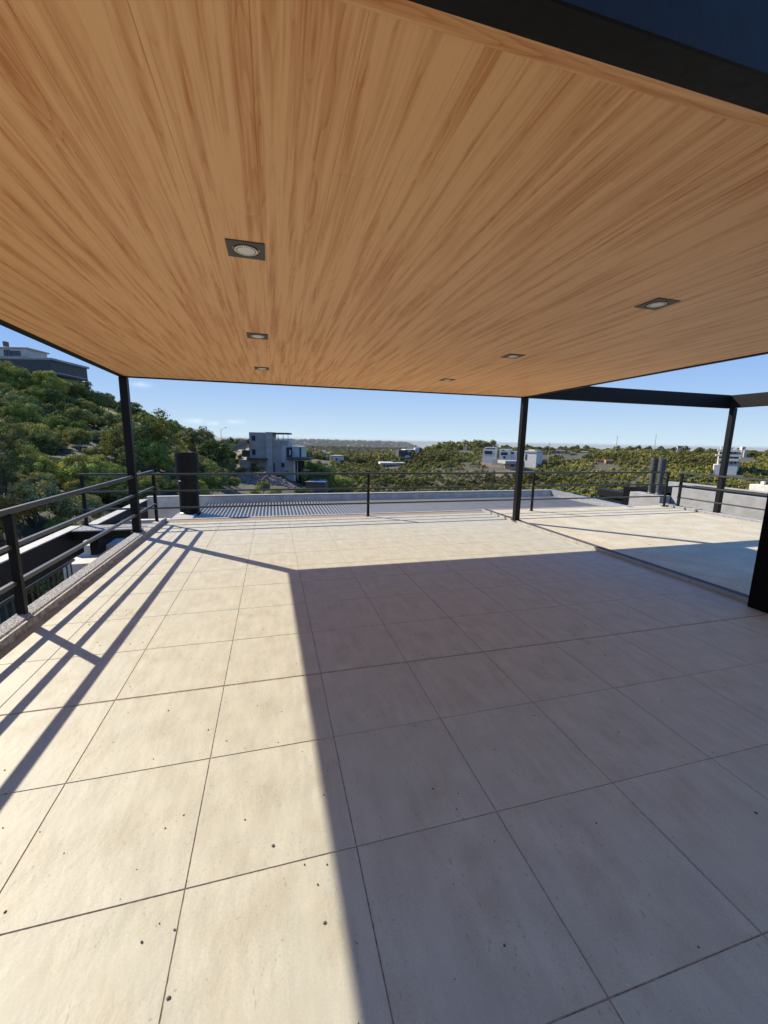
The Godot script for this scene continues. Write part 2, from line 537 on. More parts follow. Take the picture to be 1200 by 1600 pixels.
func plant(kind: String, called: String, label: String, category: String, at: Vector3, size: float, turn: float, group := "", tall := 1.0) -> Node3D:
	var o := thing(called, label, category, at, turn, group)
	o.scale = Vector3(size, size * tall, size)
	put("crown", plant_kinds[kind][0], M["leaf"], o)
	put("trunk", plant_kinds[kind][1], M["bark"], o)
	return o

func make_plants() -> void:
	# unit plants about 1 m across, scaled when placed
	var olive := Color(0.180, 0.178, 0.056)
	var green := Color(0.145, 0.172, 0.044)
	var grey := Color(0.190, 0.190, 0.084)
	var deep := Color(0.090, 0.106, 0.034)
	var lime := Color(0.245, 0.255, 0.064)
	var ochre := Color(0.22, 0.145, 0.045)
	var cols := [olive, green, grey, deep, lime]
	for i in 5:
		plant_kinds["bush%d" % i] = [crown_mesh(900 + i, 1.0, 0.8, 44, 100, 0.060, cols[i] * 1.3, 0.9), trunk_mesh(950 + i, 0.6, 0.8, 0.03, 3)]
		plant_kinds["near%d" % i] = [crown_mesh(1000 + i, 1.0, 0.85, 80, 170, 0.036, cols[i] * 1.35, 0.72), trunk_mesh(1050 + i, 0.65, 0.8, 0.022, 4)]
		plant_kinds["far%d" % i] = [crown_mesh(1100 + i, 1.0, 0.75, 14, 24, 0.16, cols[i] * 1.1, 1.25), trunk_mesh(1150 + i, 0.5, 0.7, 0.03, 2)]
	plant_kinds["round"] = [crown_mesh(1201, 1.0, 1.0, 60, 120, 0.050, grey * 1.1, 0.8, 0.55), trunk_mesh(1202, 0.75, 0.8, 0.028, 3)]
	plant_kinds["thorn"] = [crown_mesh(1203, 0.9, 1.5, 90, 90, 0.030, grey * 0.8, 0.6, 0.5), trunk_mesh(1204, 1.3, 0.7, 0.03, 3)]
	plant_kinds["airy"] = [crown_mesh(1205, 1.0, 1.15, 70, 70, 0.045, olive * 1.15, 0.62, 0.5), trunk_mesh(1206, 0.95, 0.9, 0.024, 5)]
	plant_kinds["ochre"] = [crown_mesh(1207, 1.0, 0.8, 40, 60, 0.045, ochre, 0.7), trunk_mesh(1208, 0.6, 0.8, 0.02, 4)]
	plant_kinds["ridge"] = [crown_mesh(1209, 1.0, 0.9, 34, 46, 0.085, deep * 1.15, 0.95, 0.5), trunk_mesh(1210, 0.75, 0.8, 0.035, 2)]

func bearing(x: float, z: float) -> float:
	return rad_to_deg(atan2(x, -z))

var house_spots := []     # Vector3(x, z, clearance)

func clear_of_houses(x: float, z: float) -> bool:
	for s in house_spots:
		if Vector2(x - s.x, z - s.y).length() < s.z:
			return false
	return true

func region_of(b: float, r: float) -> Array:
	if r < 40.0:
		if b < -19.0:
			return ["gully bush", "bushes in the gully left of the terrace", "gully_bush"]
		return ["gully shrub", "bushes in the gully beyond the chimney", "gully_bush"]
	if b < -18.0:
		return ["hillside bush", "bushes on the steep left hillside", "hillside_bush"]
	if b < -5.0:
		return ["slope bush", "bushes on the slope behind the left post", "hillside_bush"]
	if b < 6.5:
		return ["bush near the grey three-storey house", "bushes around the grey house", "garden_bush"]
	if b < 24.0:
		return ["valley bush", "bushes on the valley floor", "valley_bush"]
	return ["scrub bush", "bushes on the right-hand slope", "slope_bush"]

func describe(s: Array, tone: String, where: String) -> String:
	var size: String = "small " if s[3] < 2.3 else ("large " if s[3] > 3.2 else "")
	var far: String = ""
	if s[8] >= 47.0 and s[7] < -5.0:
		far = ", low on the slope" if s[8] < 66.0 else (", halfway up" if s[8] < 92.0 else ", near the crest")
	elif s[8] < 24.0:
		far = ", close to the terrace"
	elif s[8] < 40.0:
		far = ", by the earth track"
	var b: float = s[7]
	var by := ""
	for m in [[-26.0, "at the picture's left edge"], [-23.5, "left of the charcoal house's corner"], [-20.5, "under the charcoal house's right end"], [-17.5, "left of the left post"], [-15.0, "behind the left post"],
			[-12.5, "between post and chimney"], [-9.5, "left of the chimney pipe"], [-6.0, "behind the chimney pipe"], [-2.0, "left of the grey house"], [1.5, "before the grey house"], [5.0, "right of the grey house"],
			[12.0, "by the pool"], [19.0, "left of the centre railing post"], [27.0, "right of the centre railing post"], [34.0, "behind the middle post"], [46.0, "below the unfinished house"], [99.0, "behind the vent pipes"]]:
		if b < m[0]:
			by = ", " + m[1]
			break
	return size + tone + " " + where + far + by

func scatter_plants() -> void:
	rng.seed = 4242
	var spots := []
	# [bearing from, to, distance from, to, spacing, size from, to]
	for zone in [[-40.0, -17.0, 15.0, 39.0, 1.9, 1.6, 3.1], [-17.0, 0.0, 15.0, 42.0, 2.3, 1.5, 2.8],
			[-40.0, -15.0, 47.0, 135.0, 2.7, 2.2, 4.4], [-15.0, -5.0, 44.0, 165.0, 2.8, 2.0, 4.4], [-5.0, 8.0, 45.0, 190.0, 3.4, 1.6, 3.6],
			[8.0, 24.0, 60.0, 330.0, 2.4, 1.7, 3.6], [24.0, 66.0, 75.0, 300.0, 1.95, 1.6, 3.1]]:
		var area: float = deg_to_rad(zone[1] - zone[0]) * 0.5 * (zone[3] * zone[3] - zone[2] * zone[2])
		for i in int(area / (zone[4] * zone[4])):
			var b := rng.randf_range(zone[0], zone[1])
			var r := sqrt(rng.randf_range(zone[2] * zone[2], zone[3] * zone[3]))
			var x := r * sin(deg_to_rad(b))
			var z := -r * cos(deg_to_rad(b))
			var s: float = lerpf(zone[5], zone[6], pow(rng.randf(), 1.4)) * (1.0 if b < 8.0 else 0.95 + 0.6 * ground_noise.get_noise_2d(x * 0.6 - 90.0, z * 0.6))
			var k := rng.randi() % 10
			var turn := rng.randf() * TAU
			if not clear_of_houses(x, z):
				continue
			var n := ground_noise.get_noise_2d(x * 1.7, z * 1.7)
			if n < -0.5 and r > 60.0:
				continue
			if b > -22.0 and b < -11.0 and r > 88.0 and r < 112.0 and rng.randf() < 0.75:
				continue
			if b > -12.0 and b < -8.6 and r > 58.0 and r < 100.0 and rng.randf() < 0.8:
				continue
			if b > -7.0 and b < -1.0 and r > 108.0 and rng.randf() < 0.7:
				continue
			if b > -5.0 and b < 4.0 and r > 62.0 and r < 90.0 and rng.randf() < 0.75:
				continue
			if b > 26.0 and b < 33.0 and r > 168.0 and r < 205.0 and rng.randf() < 0.8:
				continue
			spots.append([x, ground(x, z) - 0.12 * s, z, s, [0, 1, 2, 3, 4, 0, 1, 3, 0, 2][k] if b < 5.0 else [0, 0, 2, 3, 3, 1, 2, 3, 0, 0][k], turn, s / r, b, r])
	# the largest in view stand as plants of their own, the rest is one mass of scrub
	spots.sort_custom(func(p, q): return p[6] > q[6])
	var single := 0
	var per_region := {}
	var most := {"bushes in the gully left of the terrace": 60, "bushes in the gully beyond the chimney": 34, "bushes on the steep left hillside": 80,
		"bushes on the slope behind the left post": 50, "bushes around the grey house": 26, "bushes on the valley floor": 16, "bushes on the right-hand slope": 24}
	var tones := ["olive", "fresh green", "grey-green", "dark green", "bright yellow-green"]
	var rest := {}
	for s in spots:
		var reg := region_of(s[7], s[8])
		var at := Vector3(s[0], s[1], s[2])
		var in_view: bool = s[7] > -29.5 and s[7] < 60.0 and (at.y + s[3] * 0.8 - 1.53) / s[8] > (-0.33 if s[7] < -19.0 else -0.135)
		if in_view and per_region.get(reg[1], 0) < most[reg[1]]:
			per_region[reg[1]] = per_region.get(reg[1], 0) + 1
			single += 1
			plant(("near%d" if s[8] < 62.0 else "bush%d") % s[4], reg[2], describe(s, tones[s[4]], reg[0]), "bush", at, s[3], s[5], tones[s[4]] + " " + reg[1], 0.8 + 0.5 * fmod(s[5], 1.0))
		else:
			var key: String = ("near%d" if s[8] < 34.0 else ("bush%d" if s[8] < 110.0 else "far%d")) % s[4]
			if not rest.has(key):
				rest[key] = []
			rest[key].append(s)
	for key in rest:
		mass("scrub", plant_kinds[key][0], M["leaf"], rest[key])
	# the wooded plain towards the city
	var plain := []
	for i in 5200:
		var b := rng.randf_range(-6.0, 30.0)
		var r := 300.0 * pow(9.0, pow(rng.randf(), 1.25))
		var s := rng.randf_range(4.0, 8.0) * (1.0 + r / 2600.0)
		var x := r * sin(deg_to_rad(b))
		var z := -r * cos(deg_to_rad(b))
		plain.append([x, ground(x, z) - 0.15 * s, z, s, 0, rng.randf() * TAU, 0.0, b, r])
	for k in 3:
		var some := []
		for i in plain.size():
			if i % 3 == k:
				some.append(plain[i])
		mass("distant_woodland", plant_kinds["far%d" % [0, 3, 2][k]][0], M["leaf"], some)
	# far city: pale blocks and trees, too small to tell apart
	var blocks := []
	for i in 7600:
		var b := rng.randf_range(-4.0, 26.0)
		var r := rng.randf_range(2100.0, 8200.0)
		blocks.append([r * sin(deg_to_rad(b)), 0.0, -r * cos(deg_to_rad(b)), rng.randf_range(5.0, 11.0) * (0.8 + r / 7000.0), 0, rng.randf() * TAU, 0.0, b, r])
	for s in blocks:
		s[1] = ground(s[0], s[2]) - 1.0
	mass("distant_city", box(Vector3(-0.5, 0, -0.35), Vector3(0.5, 0.55, 0.35)), M["city"], blocks, true)
	var far_trees := []
	for i in 7000:
		var b := rng.randf_range(-5.0, 28.0)
		var r := rng.randf_range(2200.0, 9600.0)
		var x := r * sin(deg_to_rad(b))
		var z := -r * cos(deg_to_rad(b))
		var s := rng.randf_range(14.0, 34.0) * (0.7 + r / 7000.0)
		far_trees.append([x, ground(x, z) - 0.2 * s, z, s, 0, rng.randf() * TAU, 0.0, b, r])
	mass("distant_city_trees", plant_kinds["far3"][0], M["leaf"], far_trees)

func mass(called: String, mesh: Mesh, material: Material, spots: Array, tinted := false) -> void:
	var mm := MultiMesh.new()
	mm.transform_format = MultiMesh.TRANSFORM_3D
	mm.use_colors = true
	mm.mesh = mesh
	mm.instance_count = spots.size()
	for i in spots.size():
		var s = spots[i]
		var b := Basis(Vector3.UP, s[5]).scaled(Vector3(s[3], s[3] * (0.75 + 0.5 * fmod(s[5] * 3.0, 1.0)), s[3]))
		mm.set_instance_transform(i, Transform3D(b, Vector3(s[0], s[1], s[2])))
		var t := 0.75 + 0.5 * fmod(s[5] * 7.0, 1.0)
		if tinted:
			var v := 0.2 + 0.6 * pow(fmod(s[5] * 3.7, 1.0), 2.0) + 0.0 * fmod(s[5] * 11.0, 1.0)
			mm.set_instance_color(i, Color(v, v * 0.96, v * 0.9))
		else:
			t *= 0.9 + 0.7 * ground_noise.get_noise_2d(s[0] * 0.5, s[2] * 0.5)      # stands of lighter and darker scrub
			mm.set_instance_color(i, Color(t * (0.9 + 0.25 * fmod(s[5] * 5.0, 1.0)), t, t * 0.95))
	var o := MultiMeshInstance3D.new()
	o.multimesh = mm
	o.material_override = material
	o.name = numbered(called)
	o.set_meta("kind", "stuff")
	add_child(o)

# ---------------------------------------------------------------- far houses
func build_houses() -> void:
	var house_table = [
		["charcoal_house", Vector3(-39.65, 13.03, -93.11), -15.4, [
			["wall", "charcoal", -36.94, 0.15, -0.33, 2.13, -9.50, 0.00],
			["roof", "pale_concrete", -36.73, 0.55, 2.11, 2.51, -9.68, 0.12],
			["concrete_base", "pale_concrete", -3.59, -1.63, -6.69, 0.03, -8.80, -1.20],
			["upper_wall", "cream", -26.78, -6.79, 3.18, 4.71, -8.20, -3.20],
			["upper_roof", "pale_concrete", -26.53, -6.38, 4.67, 4.91, -8.40, -3.00],
			["window", "glass", -10.99, -9.94, 3.40, 4.34, -3.21, -3.15],
			["window", "glass", -9.64, -8.03, 3.43, 4.14, -3.21, -3.15],
			["chimney", "brown", -12.79, -12.22, 5.41, 6.36, -5.80, -5.00]]],
		["grey_house", Vector3(0.53, -6.07, -95.38), -15.4, [
			["wall", "render_grey", -5.64, -1.82, -4.07, 8.85, -8.00, 0.00],
			["pillar", "render_light", -1.86, -0.49, -4.00, 8.95, -3.65, 0.35],
			["recessed_wall", "render_grey", -0.80, 1.30, -4.03, 7.16, -6.40, -0.40],
			["side_wall", "render_pale", 1.06, 3.68, -4.01, 5.91, -7.70, -0.70],
			["terrace_parapet", "render_light", 1.01, 2.89, 5.87, 7.19, -5.00, -1.00],
			["end_wall", "render_pale", 3.55, 5.81, 3.06, 5.88, -7.10, -1.10],
			["end_column", "charcoal", 5.36, 5.80, 3.37, 5.68, -1.33, -1.03],
			["terrace_roof", "charcoal", -0.75, 3.06, 8.49, 8.87, -4.00, -0.50],
			["terrace_post", "charcoal", 0.64, 0.74, 7.16, 8.48, -0.72, -0.60],
			["terrace_post", "charcoal", 1.79, 1.89, 7.19, 8.50, -0.72, -0.60],
			["terrace_post", "charcoal", 2.90, 3.00, 7.21, 8.52, -0.72, -0.60],
			["glass_balustrade", "pale_glass", -0.68, 2.86, 7.17, 7.70, -0.65, -0.62],
			["balcony_frame", "white", 2.86, 2.95, 5.92, 7.49, -1.20, -1.10],
			["balcony_frame", "white", 4.00, 4.10, 5.94, 7.30, -1.20, -1.10],
			["balcony_frame", "white", 2.89, 4.12, 7.42, 7.56, -1.20, -1.10],
			["canopy", "charcoal", -6.01, -1.48, 2.79, 3.15, -0.80, 1.20],
			["canopy", "charcoal", 3.07, 8.29, 2.95, 3.48, -2.80, 2.20],
			["carport_wall", "render_grey", 2.51, 4.51, -1.84, 2.79, 0.90, 1.20],
			["carport_column", "white", 4.48, 4.82, -1.81, 2.86, 0.95, 1.30],
			["carport_column", "pale_concrete", 5.18, 5.37, -1.54, 2.86, 0.80, 1.00],
			["carport_back", "charcoal", 3.98, 6.21, -1.95, 2.57, -2.70, -2.50],
			["terrace_wall", "pale_concrete", 6.70, 7.99, 0.51, 0.85, 1.20, 1.50],
			["window", "glass", -4.92, -4.32, 7.07, 8.05, -0.05, 0.05],
			["window", "glass", -4.98, -4.38, 3.95, 5.01, -0.05, 0.05],
			["door", "dark_door", -5.17, -4.30, 0.13, 2.01, -0.05, 0.05],
			["door", "dark_door", -0.71, -0.06, 0.04, 2.07, -0.43, -0.33],
			["window", "glass", 2.57, 3.73, 3.35, 5.57, -0.72, -0.62],
			["window", "glass", 1.41, 1.85, 1.29, 2.02, -0.72, -0.62],
			["retaining_wall", "render_grey", -7.75, -5.44, -2.80, 2.72, 0.20, 0.50],
			["garage_opening", "charcoal", -7.59, -5.77, 3.31, 4.82, -0.80, -0.60],
			["window_shutter", "render_pale", 3.20, 3.49, 3.93, 5.08, -0.60, -0.55]]],
		["hillside_villa", Vector3(97.87, -14.92, -286.01), -5.0, [
			["upper_wall", "charcoal", -8.41, 9.30, 4.23, 9.61, -12.00, 0.00],
			["roof", "white", -3.79, 6.86, 9.59, 10.20, -11.50, 0.50],
			["stair_tower", "white", 3.57, 6.72, 5.27, 11.42, -2.80, 1.20],
			["wall", "white", -3.95, 8.65, -6.10, 5.74, -8.00, 2.00],
			["window_band", "glass", -3.04, 2.51, 2.92, 4.32, 2.02, 2.12],
			["window_band", "glass", -3.45, 2.35, 0.35, 1.99, 2.02, 2.12],
			["window_band", "glass", 3.78, 8.15, 0.64, 3.45, 2.02, 2.12],
			["balcony", "white", -4.74, 3.91, 2.05, 2.80, 1.80, 3.40],
			["balcony", "white", -1.72, 1.19, 6.11, 9.37, -0.15, 0.15],
			["glass_wall", "glass", -6.99, 2.68, 4.92, 8.41, 0.05, 0.15]]],
		["terraced_villa", Vector3(66.50, -16.66, -225.88), -8.0, [
			["wall", "cream", -5.65, 2.95, -5.64, 4.42, -8.00, 0.00],
			["roof", "white", -6.93, 3.09, 4.62, 5.64, -9.00, 1.00],
			["window", "glass", -5.12, -3.78, 2.37, 4.02, -0.05, 0.10],
			["window", "glass", -3.07, -1.73, 2.39, 4.04, -0.05, 0.10],
			["window", "glass", -1.21, 0.14, 2.41, 4.06, -0.05, 0.10],
			["window", "glass", 0.48, 1.82, 2.42, 4.08, -0.05, 0.10],
			["balcony", "white", -3.23, 1.97, 1.58, 2.32, -0.50, 1.50],
			["side_wall", "render_grey", 2.25, 7.69, -5.90, 5.08, -7.20, 0.80],
			["side_roof", "pale_concrete", 1.96, 7.94, 5.03, 5.54, -7.90, 1.10],
			["window", "glass", 4.65, 5.77, 2.33, 4.54, 0.80, 0.90],
			["window", "glass", 6.15, 7.28, 2.35, 4.56, 0.80, 0.90],
			["garage_door", "dark_door", 2.83, 4.32, 0.29, 2.68, 0.80, 0.90]]],
		["flat_roofed_house", Vector3(66.86, -20.41, -325.17), -20.0, [
			["wall", "white", -5.80, 2.61, -5.78, 4.37, -9.00, 0.00],
			["upper_wall", "cream", -1.84, 5.00, 3.58, 6.43, -9.50, -1.50],
			["roof", "white", -2.03, 5.32, 6.10, 6.72, -10.00, -1.00],
			["window_band", "glass", -5.26, -1.58, 1.74, 3.30, 0.00, 0.10],
			["window_band", "glass", -0.77, 3.97, 4.21, 5.56, -1.50, -1.40]]],
		["white_corner_house", Vector3(38.10, -13.61, -260.61), -30.0, [
			["wall", "white", -3.07, 3.28, -6.00, 4.48, -9.00, 0.00],
			["roof", "pale_concrete", -3.15, 3.62, 4.41, 4.98, -9.70, 0.30],
			["window", "glass", -2.14, -0.61, 2.00, 3.22, 0.00, 0.10],
			["window", "glass", 0.92, 2.67, 1.89, 3.31, 0.00, 0.10]]],
		["distant_white_house", Vector3(46.65, -13.09, -384.76), -25.0, [
			["wall", "white", -3.73, 0.02, -6.04, 3.82, -8.00, 0.00],
			["side_wall", "white", -0.29, 5.30, -6.20, 2.16, -7.00, 1.00],
			["window", "glass", 0.99, 3.78, 0.57, 1.45, 1.00, 1.10]]],
		["twin_cube_villa", Vector3(104.06, -6.58, -175.22), -48.0, [
			["wall", "white", -7.02, -0.53, -2.30, 4.70, -4.00, 0.00],
			["upper_wall", "white", -6.52, -0.97, 4.45, 5.74, -4.00, -1.00],
			["window_band", "glass", -6.16, -1.26, 4.70, 5.32, -0.98, -0.92],
			["window", "glass", -6.19, -2.38, 2.42, 3.99, -0.07, 0.08],
			["chimney", "pale_concrete", -3.26, -2.75, 5.69, 6.68, -3.60, -3.00],
			["second_wall", "white", 1.82, 6.64, -3.18, 4.99, -2.50, 1.50],
			["window", "glass", 2.30, 5.47, 2.24, 3.56, 1.43, 1.58],
			["window", "glass", 3.48, 4.69, 0.69, 1.71, 1.43, 1.58],
			["window", "glass", 2.81, 3.86, 4.11, 4.55, 1.48, 1.58],
			["third_wall", "white", 6.19, 9.16, -2.48, 4.19, -3.60, 0.40],
			["window", "glass", 6.78, 8.12, 2.85, 3.74, 0.40, 0.50],
			["garden_wall", "cream", -1.35, 5.18, -3.72, 0.48, 3.10, 3.50]]],
		["long_white_house", Vector3(111.90, -8.22, -162.23), -62.0, [
			["wall", "white", -1.47, 4.35, -4.19, 5.54, -6.00, 0.00],
			["roof_slab", "pale_concrete", -1.89, 4.37, 5.54, 6.17, -6.70, 0.30],
			["window", "glass", -1.01, -0.24, 2.01, 4.75, 0.00, 0.10]]],
		["sunken_pavilion", Vector3(101.14, -8.53, -157.76), -7.4, [
			["roof_slab", "pale_concrete", -3.47, 5.52, 0.92, 2.22, -6.80, 1.20],
			["wall", "render_light", -0.60, 6.24, -3.53, 0.87, -6.00, 0.00],
			["window", "glass", -0.51, 1.42, -0.32, 0.74, 0.00, 0.10],
			["window", "glass", 2.01, 4.10, -0.30, 0.76, 0.00, 0.10]]],
		["grey_ridge_house", Vector3(144.52, -5.49, -201.13), -7.4, [
			["wall", "render_light", -6.63, 3.00, -4.74, 2.74, -9.00, 0.00],
			["upper_wall", "pale_concrete", -0.85, 3.80, 1.79, 3.30, -8.00, -1.00],
			["window_band", "glass", -5.95, -2.12, 1.03, 1.92, 0.00, 0.10]]],
		["unfinished_house", Vector3(146.22, -9.58, -152.51), -30.0, [
			["floor_slab", "raw_concrete", -5.30, 0.27, 2.19, 2.65, -6.00, 0.00],
			["column", "raw_concrete", -4.37, -4.05, -3.47, 2.16, -1.00, -0.50],
			["column", "raw_concrete", -2.77, -2.45, -3.41, 2.21, -1.00, -0.50],
			["column", "raw_concrete", -1.17, -0.86, -3.35, 2.26, -1.00, -0.50],
			["floor_slab", "raw_concrete", -7.00, -0.13, -3.18, 0.55, -5.50, 1.50],
			["brick_wall", "orange_brick", 0.10, 3.64, -2.19, 4.11, -5.00, 0.00],
			["brick_wall", "orange_brick", -3.80, -3.26, 2.50, 4.12, -3.40, -3.00],
			["formwork", "timber", -3.74, -1.86, 3.85, 4.44, -3.40, -3.00],
			["foundation_wall", "raw_concrete", -3.61, -1.51, -3.83, 0.32, 1.50, 2.00]]],
		["four_storey_house", Vector3(157.19, -7.51, -107.72), -52.0, [
			["base_wall", "white", -4.27, 2.20, -4.34, 2.60, -6.00, 1.00],
			["wall", "cream", -3.27, 2.65, 0.51, 7.23, -8.00, 0.00],
			["balcony_slab", "white", -4.04, 2.37, 7.33, 8.00, -1.70, 1.30],
			["balcony_slab", "white", -4.35, 2.59, 5.63, 6.27, -1.70, 1.30],
			["balcony_slab", "white", -3.44, 2.62, 3.98, 4.83, -1.70, 1.30],
			["window", "glass", -3.34, -2.70, 6.36, 7.04, -0.05, 0.10],
			["window", "glass", -2.45, -1.82, 6.39, 7.07, -0.05, 0.10],
			["window", "glass", -1.57, -0.94, 6.42, 7.10, -0.05, 0.10],
			["window", "glass", -0.35, 0.28, 6.47, 7.14, -0.05, 0.10],
			["window", "glass", 0.69, 1.31, 6.50, 7.17, -0.05, 0.10],
			["window", "glass", -3.12, -2.48, 4.62, 5.30, -0.05, 0.10],
			["window", "glass", -2.23, -1.60, 4.65, 5.33, -0.05, 0.10],
			["window", "glass", -1.35, -0.72, 4.69, 5.36, -0.05, 0.10],
			["window", "glass", -0.13, 0.50, 4.74, 5.41, -0.05, 0.10],
			["window", "glass", 0.91, 1.53, 4.78, 5.45, -0.05, 0.10],
			["window", "glass", -2.91, -2.27, 2.95, 3.64, -0.05, 0.10],
			["window", "glass", -2.02, -1.39, 3.00, 3.68, -0.05, 0.10],
			["window", "glass", -1.14, -0.51, 3.04, 3.72, -0.05, 0.10],
			["window", "glass", 0.08, 0.71, 3.10, 3.77, -0.05, 0.10],
			["window", "glass", 1.12, 1.74, 3.15, 3.82, -0.05, 0.10],
			["side_frame", "white", 2.15, 2.57, 4.02, 5.79, 0.10, 1.30],
			["roof_room", "white", -3.11, -2.04, 7.88, 9.09, -5.00, -2.00],
			["roof_room", "render_grey", -1.84, 0.45, 7.94, 8.80, -5.00, -2.00]]],
		["beige_block_house", Vector3(213.49, -0.43, -140.89), -45.0, [
			["wall", "cream", -0.92, 0.34, -5.30, 2.06, -5.00, 0.00],
			["low_wall", "cream", -0.20, 0.94, -5.56, 0.61, -4.00, 1.00],
			["window", "glass", -0.64, -0.29, 0.88, 1.47, 0.00, 0.10]]],
		["yellow_turret_house", Vector3(119.56, -2.38, -240.20), -30.0, [
			["wall", "yellow", -1.12, 1.10, -6.22, 2.35, -3.50, 0.00],
			["roof", "brown", -1.29, -0.12, 2.26, 2.98, -2.80, 0.20],
			["window", "glass", -0.66, -0.06, 0.80, 1.61, 0.00, 0.10]]],
		["ridge_white_house", Vector3(243.25, -0.59, -195.86), -45.0, [
			["wall", "white", -1.86, 1.03, -5.40, 1.86, -6.00, 0.00],
			["roof", "pale_concrete", -2.20, 1.01, 1.82, 2.13, -6.70, 0.30],
			["window_band", "glass", -1.43, 0.18, 0.77, 1.35, 0.00, 0.10]]],
		["ridge_shed", Vector3(164.36, -4.42, -206.39), -45.0, [
			["wall", "pale_concrete", -2.52, 2.38, -4.19, 1.57, -5.00, 0.00],
			["roof", "render_light", -2.75, 2.49, 1.50, 1.95, -5.70, 0.30],
			["window", "glass", -1.46, -0.40, 0.35, 1.10, 0.00, 0.10]]],
		["ridge_bungalow", Vector3(177.86, -4.91, -202.57), -45.0, [
			["wall", "cream", -2.14, 2.29, -3.99, 1.76, -5.00, 0.00],
			["roof", "white", -2.38, 2.38, 1.66, 2.10, -5.70, 0.30],
			["window", "glass", -1.11, -0.08, 0.55, 1.30, 0.00, 0.10],
			["door", "dark_door", 0.80, 1.30, 0.04, 1.35, 0.00, 0.10]]],
		["excavator", Vector3(160.58, -4.62, -191.59), -40.0, [
			["track", "charcoal", -1.16, 1.26, 0.00, 0.63, -2.20, 0.00],
			["body", "yellow", -1.07, 1.19, 0.67, 1.55, -2.10, -0.10],
			["cab", "yellow", -0.81, 0.03, 1.50, 2.16, -1.60, -0.20],
			["window", "glass", -0.68, -0.10, 1.60, 2.06, -0.24, -0.14],
			["boom", "yellow", -2.30, -0.84, 1.92, 2.27, -1.10, -0.60],
			["dipper", "yellow", -2.34, -2.08, 0.70, 2.11, -1.00, -0.60],
			["bucket", "charcoal", -2.46, -1.87, 0.27, 0.77, -1.30, -0.50]]],
		["swimming_pool", Vector3(8.99, -7.73, -84.31), -15.4, [
			["pool_wall", "brown", -2.52, 1.46, -2.08, 0.52, -5.00, 0.00]]]]
	var says := {
		"charcoal_house": ["charcoal box-shaped house with pale roof edge on the left hilltop", "house"],
		"grey_house": ["grey three-storey house with roof pergola and dark canopies beyond the chimney", "house"],
		"hillside_villa": ["white villa with long black upper floor, above the lower grey villa", "house"],
		"terraced_villa": ["low cream villa with dark grey wing, below the black-topped villa", "house"],
		"flat_roofed_house": ["small two-step pale house alone among trees in the valley", "house"],
		"white_corner_house": ["white flat-roofed house beside the grey house's right-hand trees", "house"],
		"distant_white_house": ["tiny white house farthest down the valley right of the grey house", "house"],
		"twin_cube_villa": ["white villa of two framed cubes with round tower on the ridge", "house"],
		"long_white_house": ["long white house with plain side wall right behind the middle post", "house"],
		"sunken_pavilion": ["low pavilion under a wide pale slab above the red earth", "pavilion"],
		"grey_ridge_house": ["light grey flat house on the ridge behind the long white house", "house"],
		"unfinished_house": ["unfinished concrete frame with orange brick wall on the scrub slope", "construction site"],
		"four_storey_house": ["white four-storey house with banded balconies behind the right post", "house"],
		"beige_block_house": ["beige block-shaped house on the crest above the four-storey house", "house"],
		"yellow_turret_house": ["small yellow turret poking out of trees on the ridge", "house"],
		"ridge_white_house": ["plain white house alone on the ridge above the pair of grey pipes", "house"],
		"ridge_shed": ["low pale shed on the ridge left of the yellow excavator", "shed"],
		"ridge_bungalow": ["low cream bungalow on the ridge right of the yellow excavator", "house"],
		"excavator": ["yellow excavator standing among pale heaps on the ridge", "excavator"],
		"swimming_pool": ["raised swimming pool with pale rim and blue water below the grey house", "pool"]}
	for h in house_table:
		var o := thing(h[0], says[h[0]][0], says[h[0]][1], h[1], deg_to_rad(h[2]))
		for p in h[3]:
			var lo := Vector3(p[2], p[4], p[6])
			var hi := Vector3(p[3], p[5], p[7])
			if p[0] == "window" and h[0] in ["charcoal_house", "grey_house"]:
				var st := new_st()
				var f := 0.09
				for e in [[lo - Vector3(f, f, 0), Vector3(hi.x + f, lo.y, hi.z + 0.05)], [Vector3(lo.x - f, hi.y, lo.z), hi + Vector3(f, f, 0.05)],
						[Vector3(lo.x - f, lo.y, lo.z), Vector3(lo.x, hi.y, hi.z + 0.05)], [Vector3(hi.x, lo.y, lo.z), Vector3(hi.x + f, hi.y, hi.z + 0.05)],
						[Vector3((lo.x + hi.x) * 0.5 - 0.03, lo.y, lo.z), Vector3((lo.x + hi.x) * 0.5 + 0.03, hi.y, hi.z + 0.04)]]:
					add_box(st, e[0], e[1])
				var fr := put("window", st.commit(), M["charcoal"], o)
				put("pane", box(lo, hi), M["glass"], fr)
			else:
				put(p[0], box(lo, hi, 0.03), M[p[1]], o)
		var wide := 0.0
		for p in h[3]:
			wide = maxf(wide, p[3] - p[2])
		house_spots.append(Vector3(h[1].x, h[1].z, clampf(wide * 0.42, 3.5, 11.0) if h[0] != "charcoal_house" else 3.0))
		if h[1].length() > 150.0:                                                    # open ground before it
			for f in [0.97, 0.94, 0.91]:
				house_spots.append(Vector3(h[1].x * f, h[1].z * f, clampf(wide * 0.42, 5.5, 9.0)))
		if h[0] == "charcoal_house":
			for w in [[-0.55, -1.05], [-1.15, -2.2]]:
				put("window", box(Vector3(0.02, 0.75, w[1]), Vector3(0.11, 2.35, w[0])), M["sky_glass"], o)
			put("dark_recess", box(Vector3(0.02, 0.0, -3.1), Vector3(0.07, 2.5, -2.3)), M["chimney_black"], o)
			put("side_coping", box(Vector3(0.0, -0.05, -9.6), Vector3(0.16, 0.12, 0.05)), M["pale_concrete"], o)
		elif h[0] == "grey_house":
			var st := new_st()                                                        # the sloped garage roof on its left
			for s in [0.0, 1.0]:
				pass
			var a := Vector3(-10.0, 5.05, 1.0)
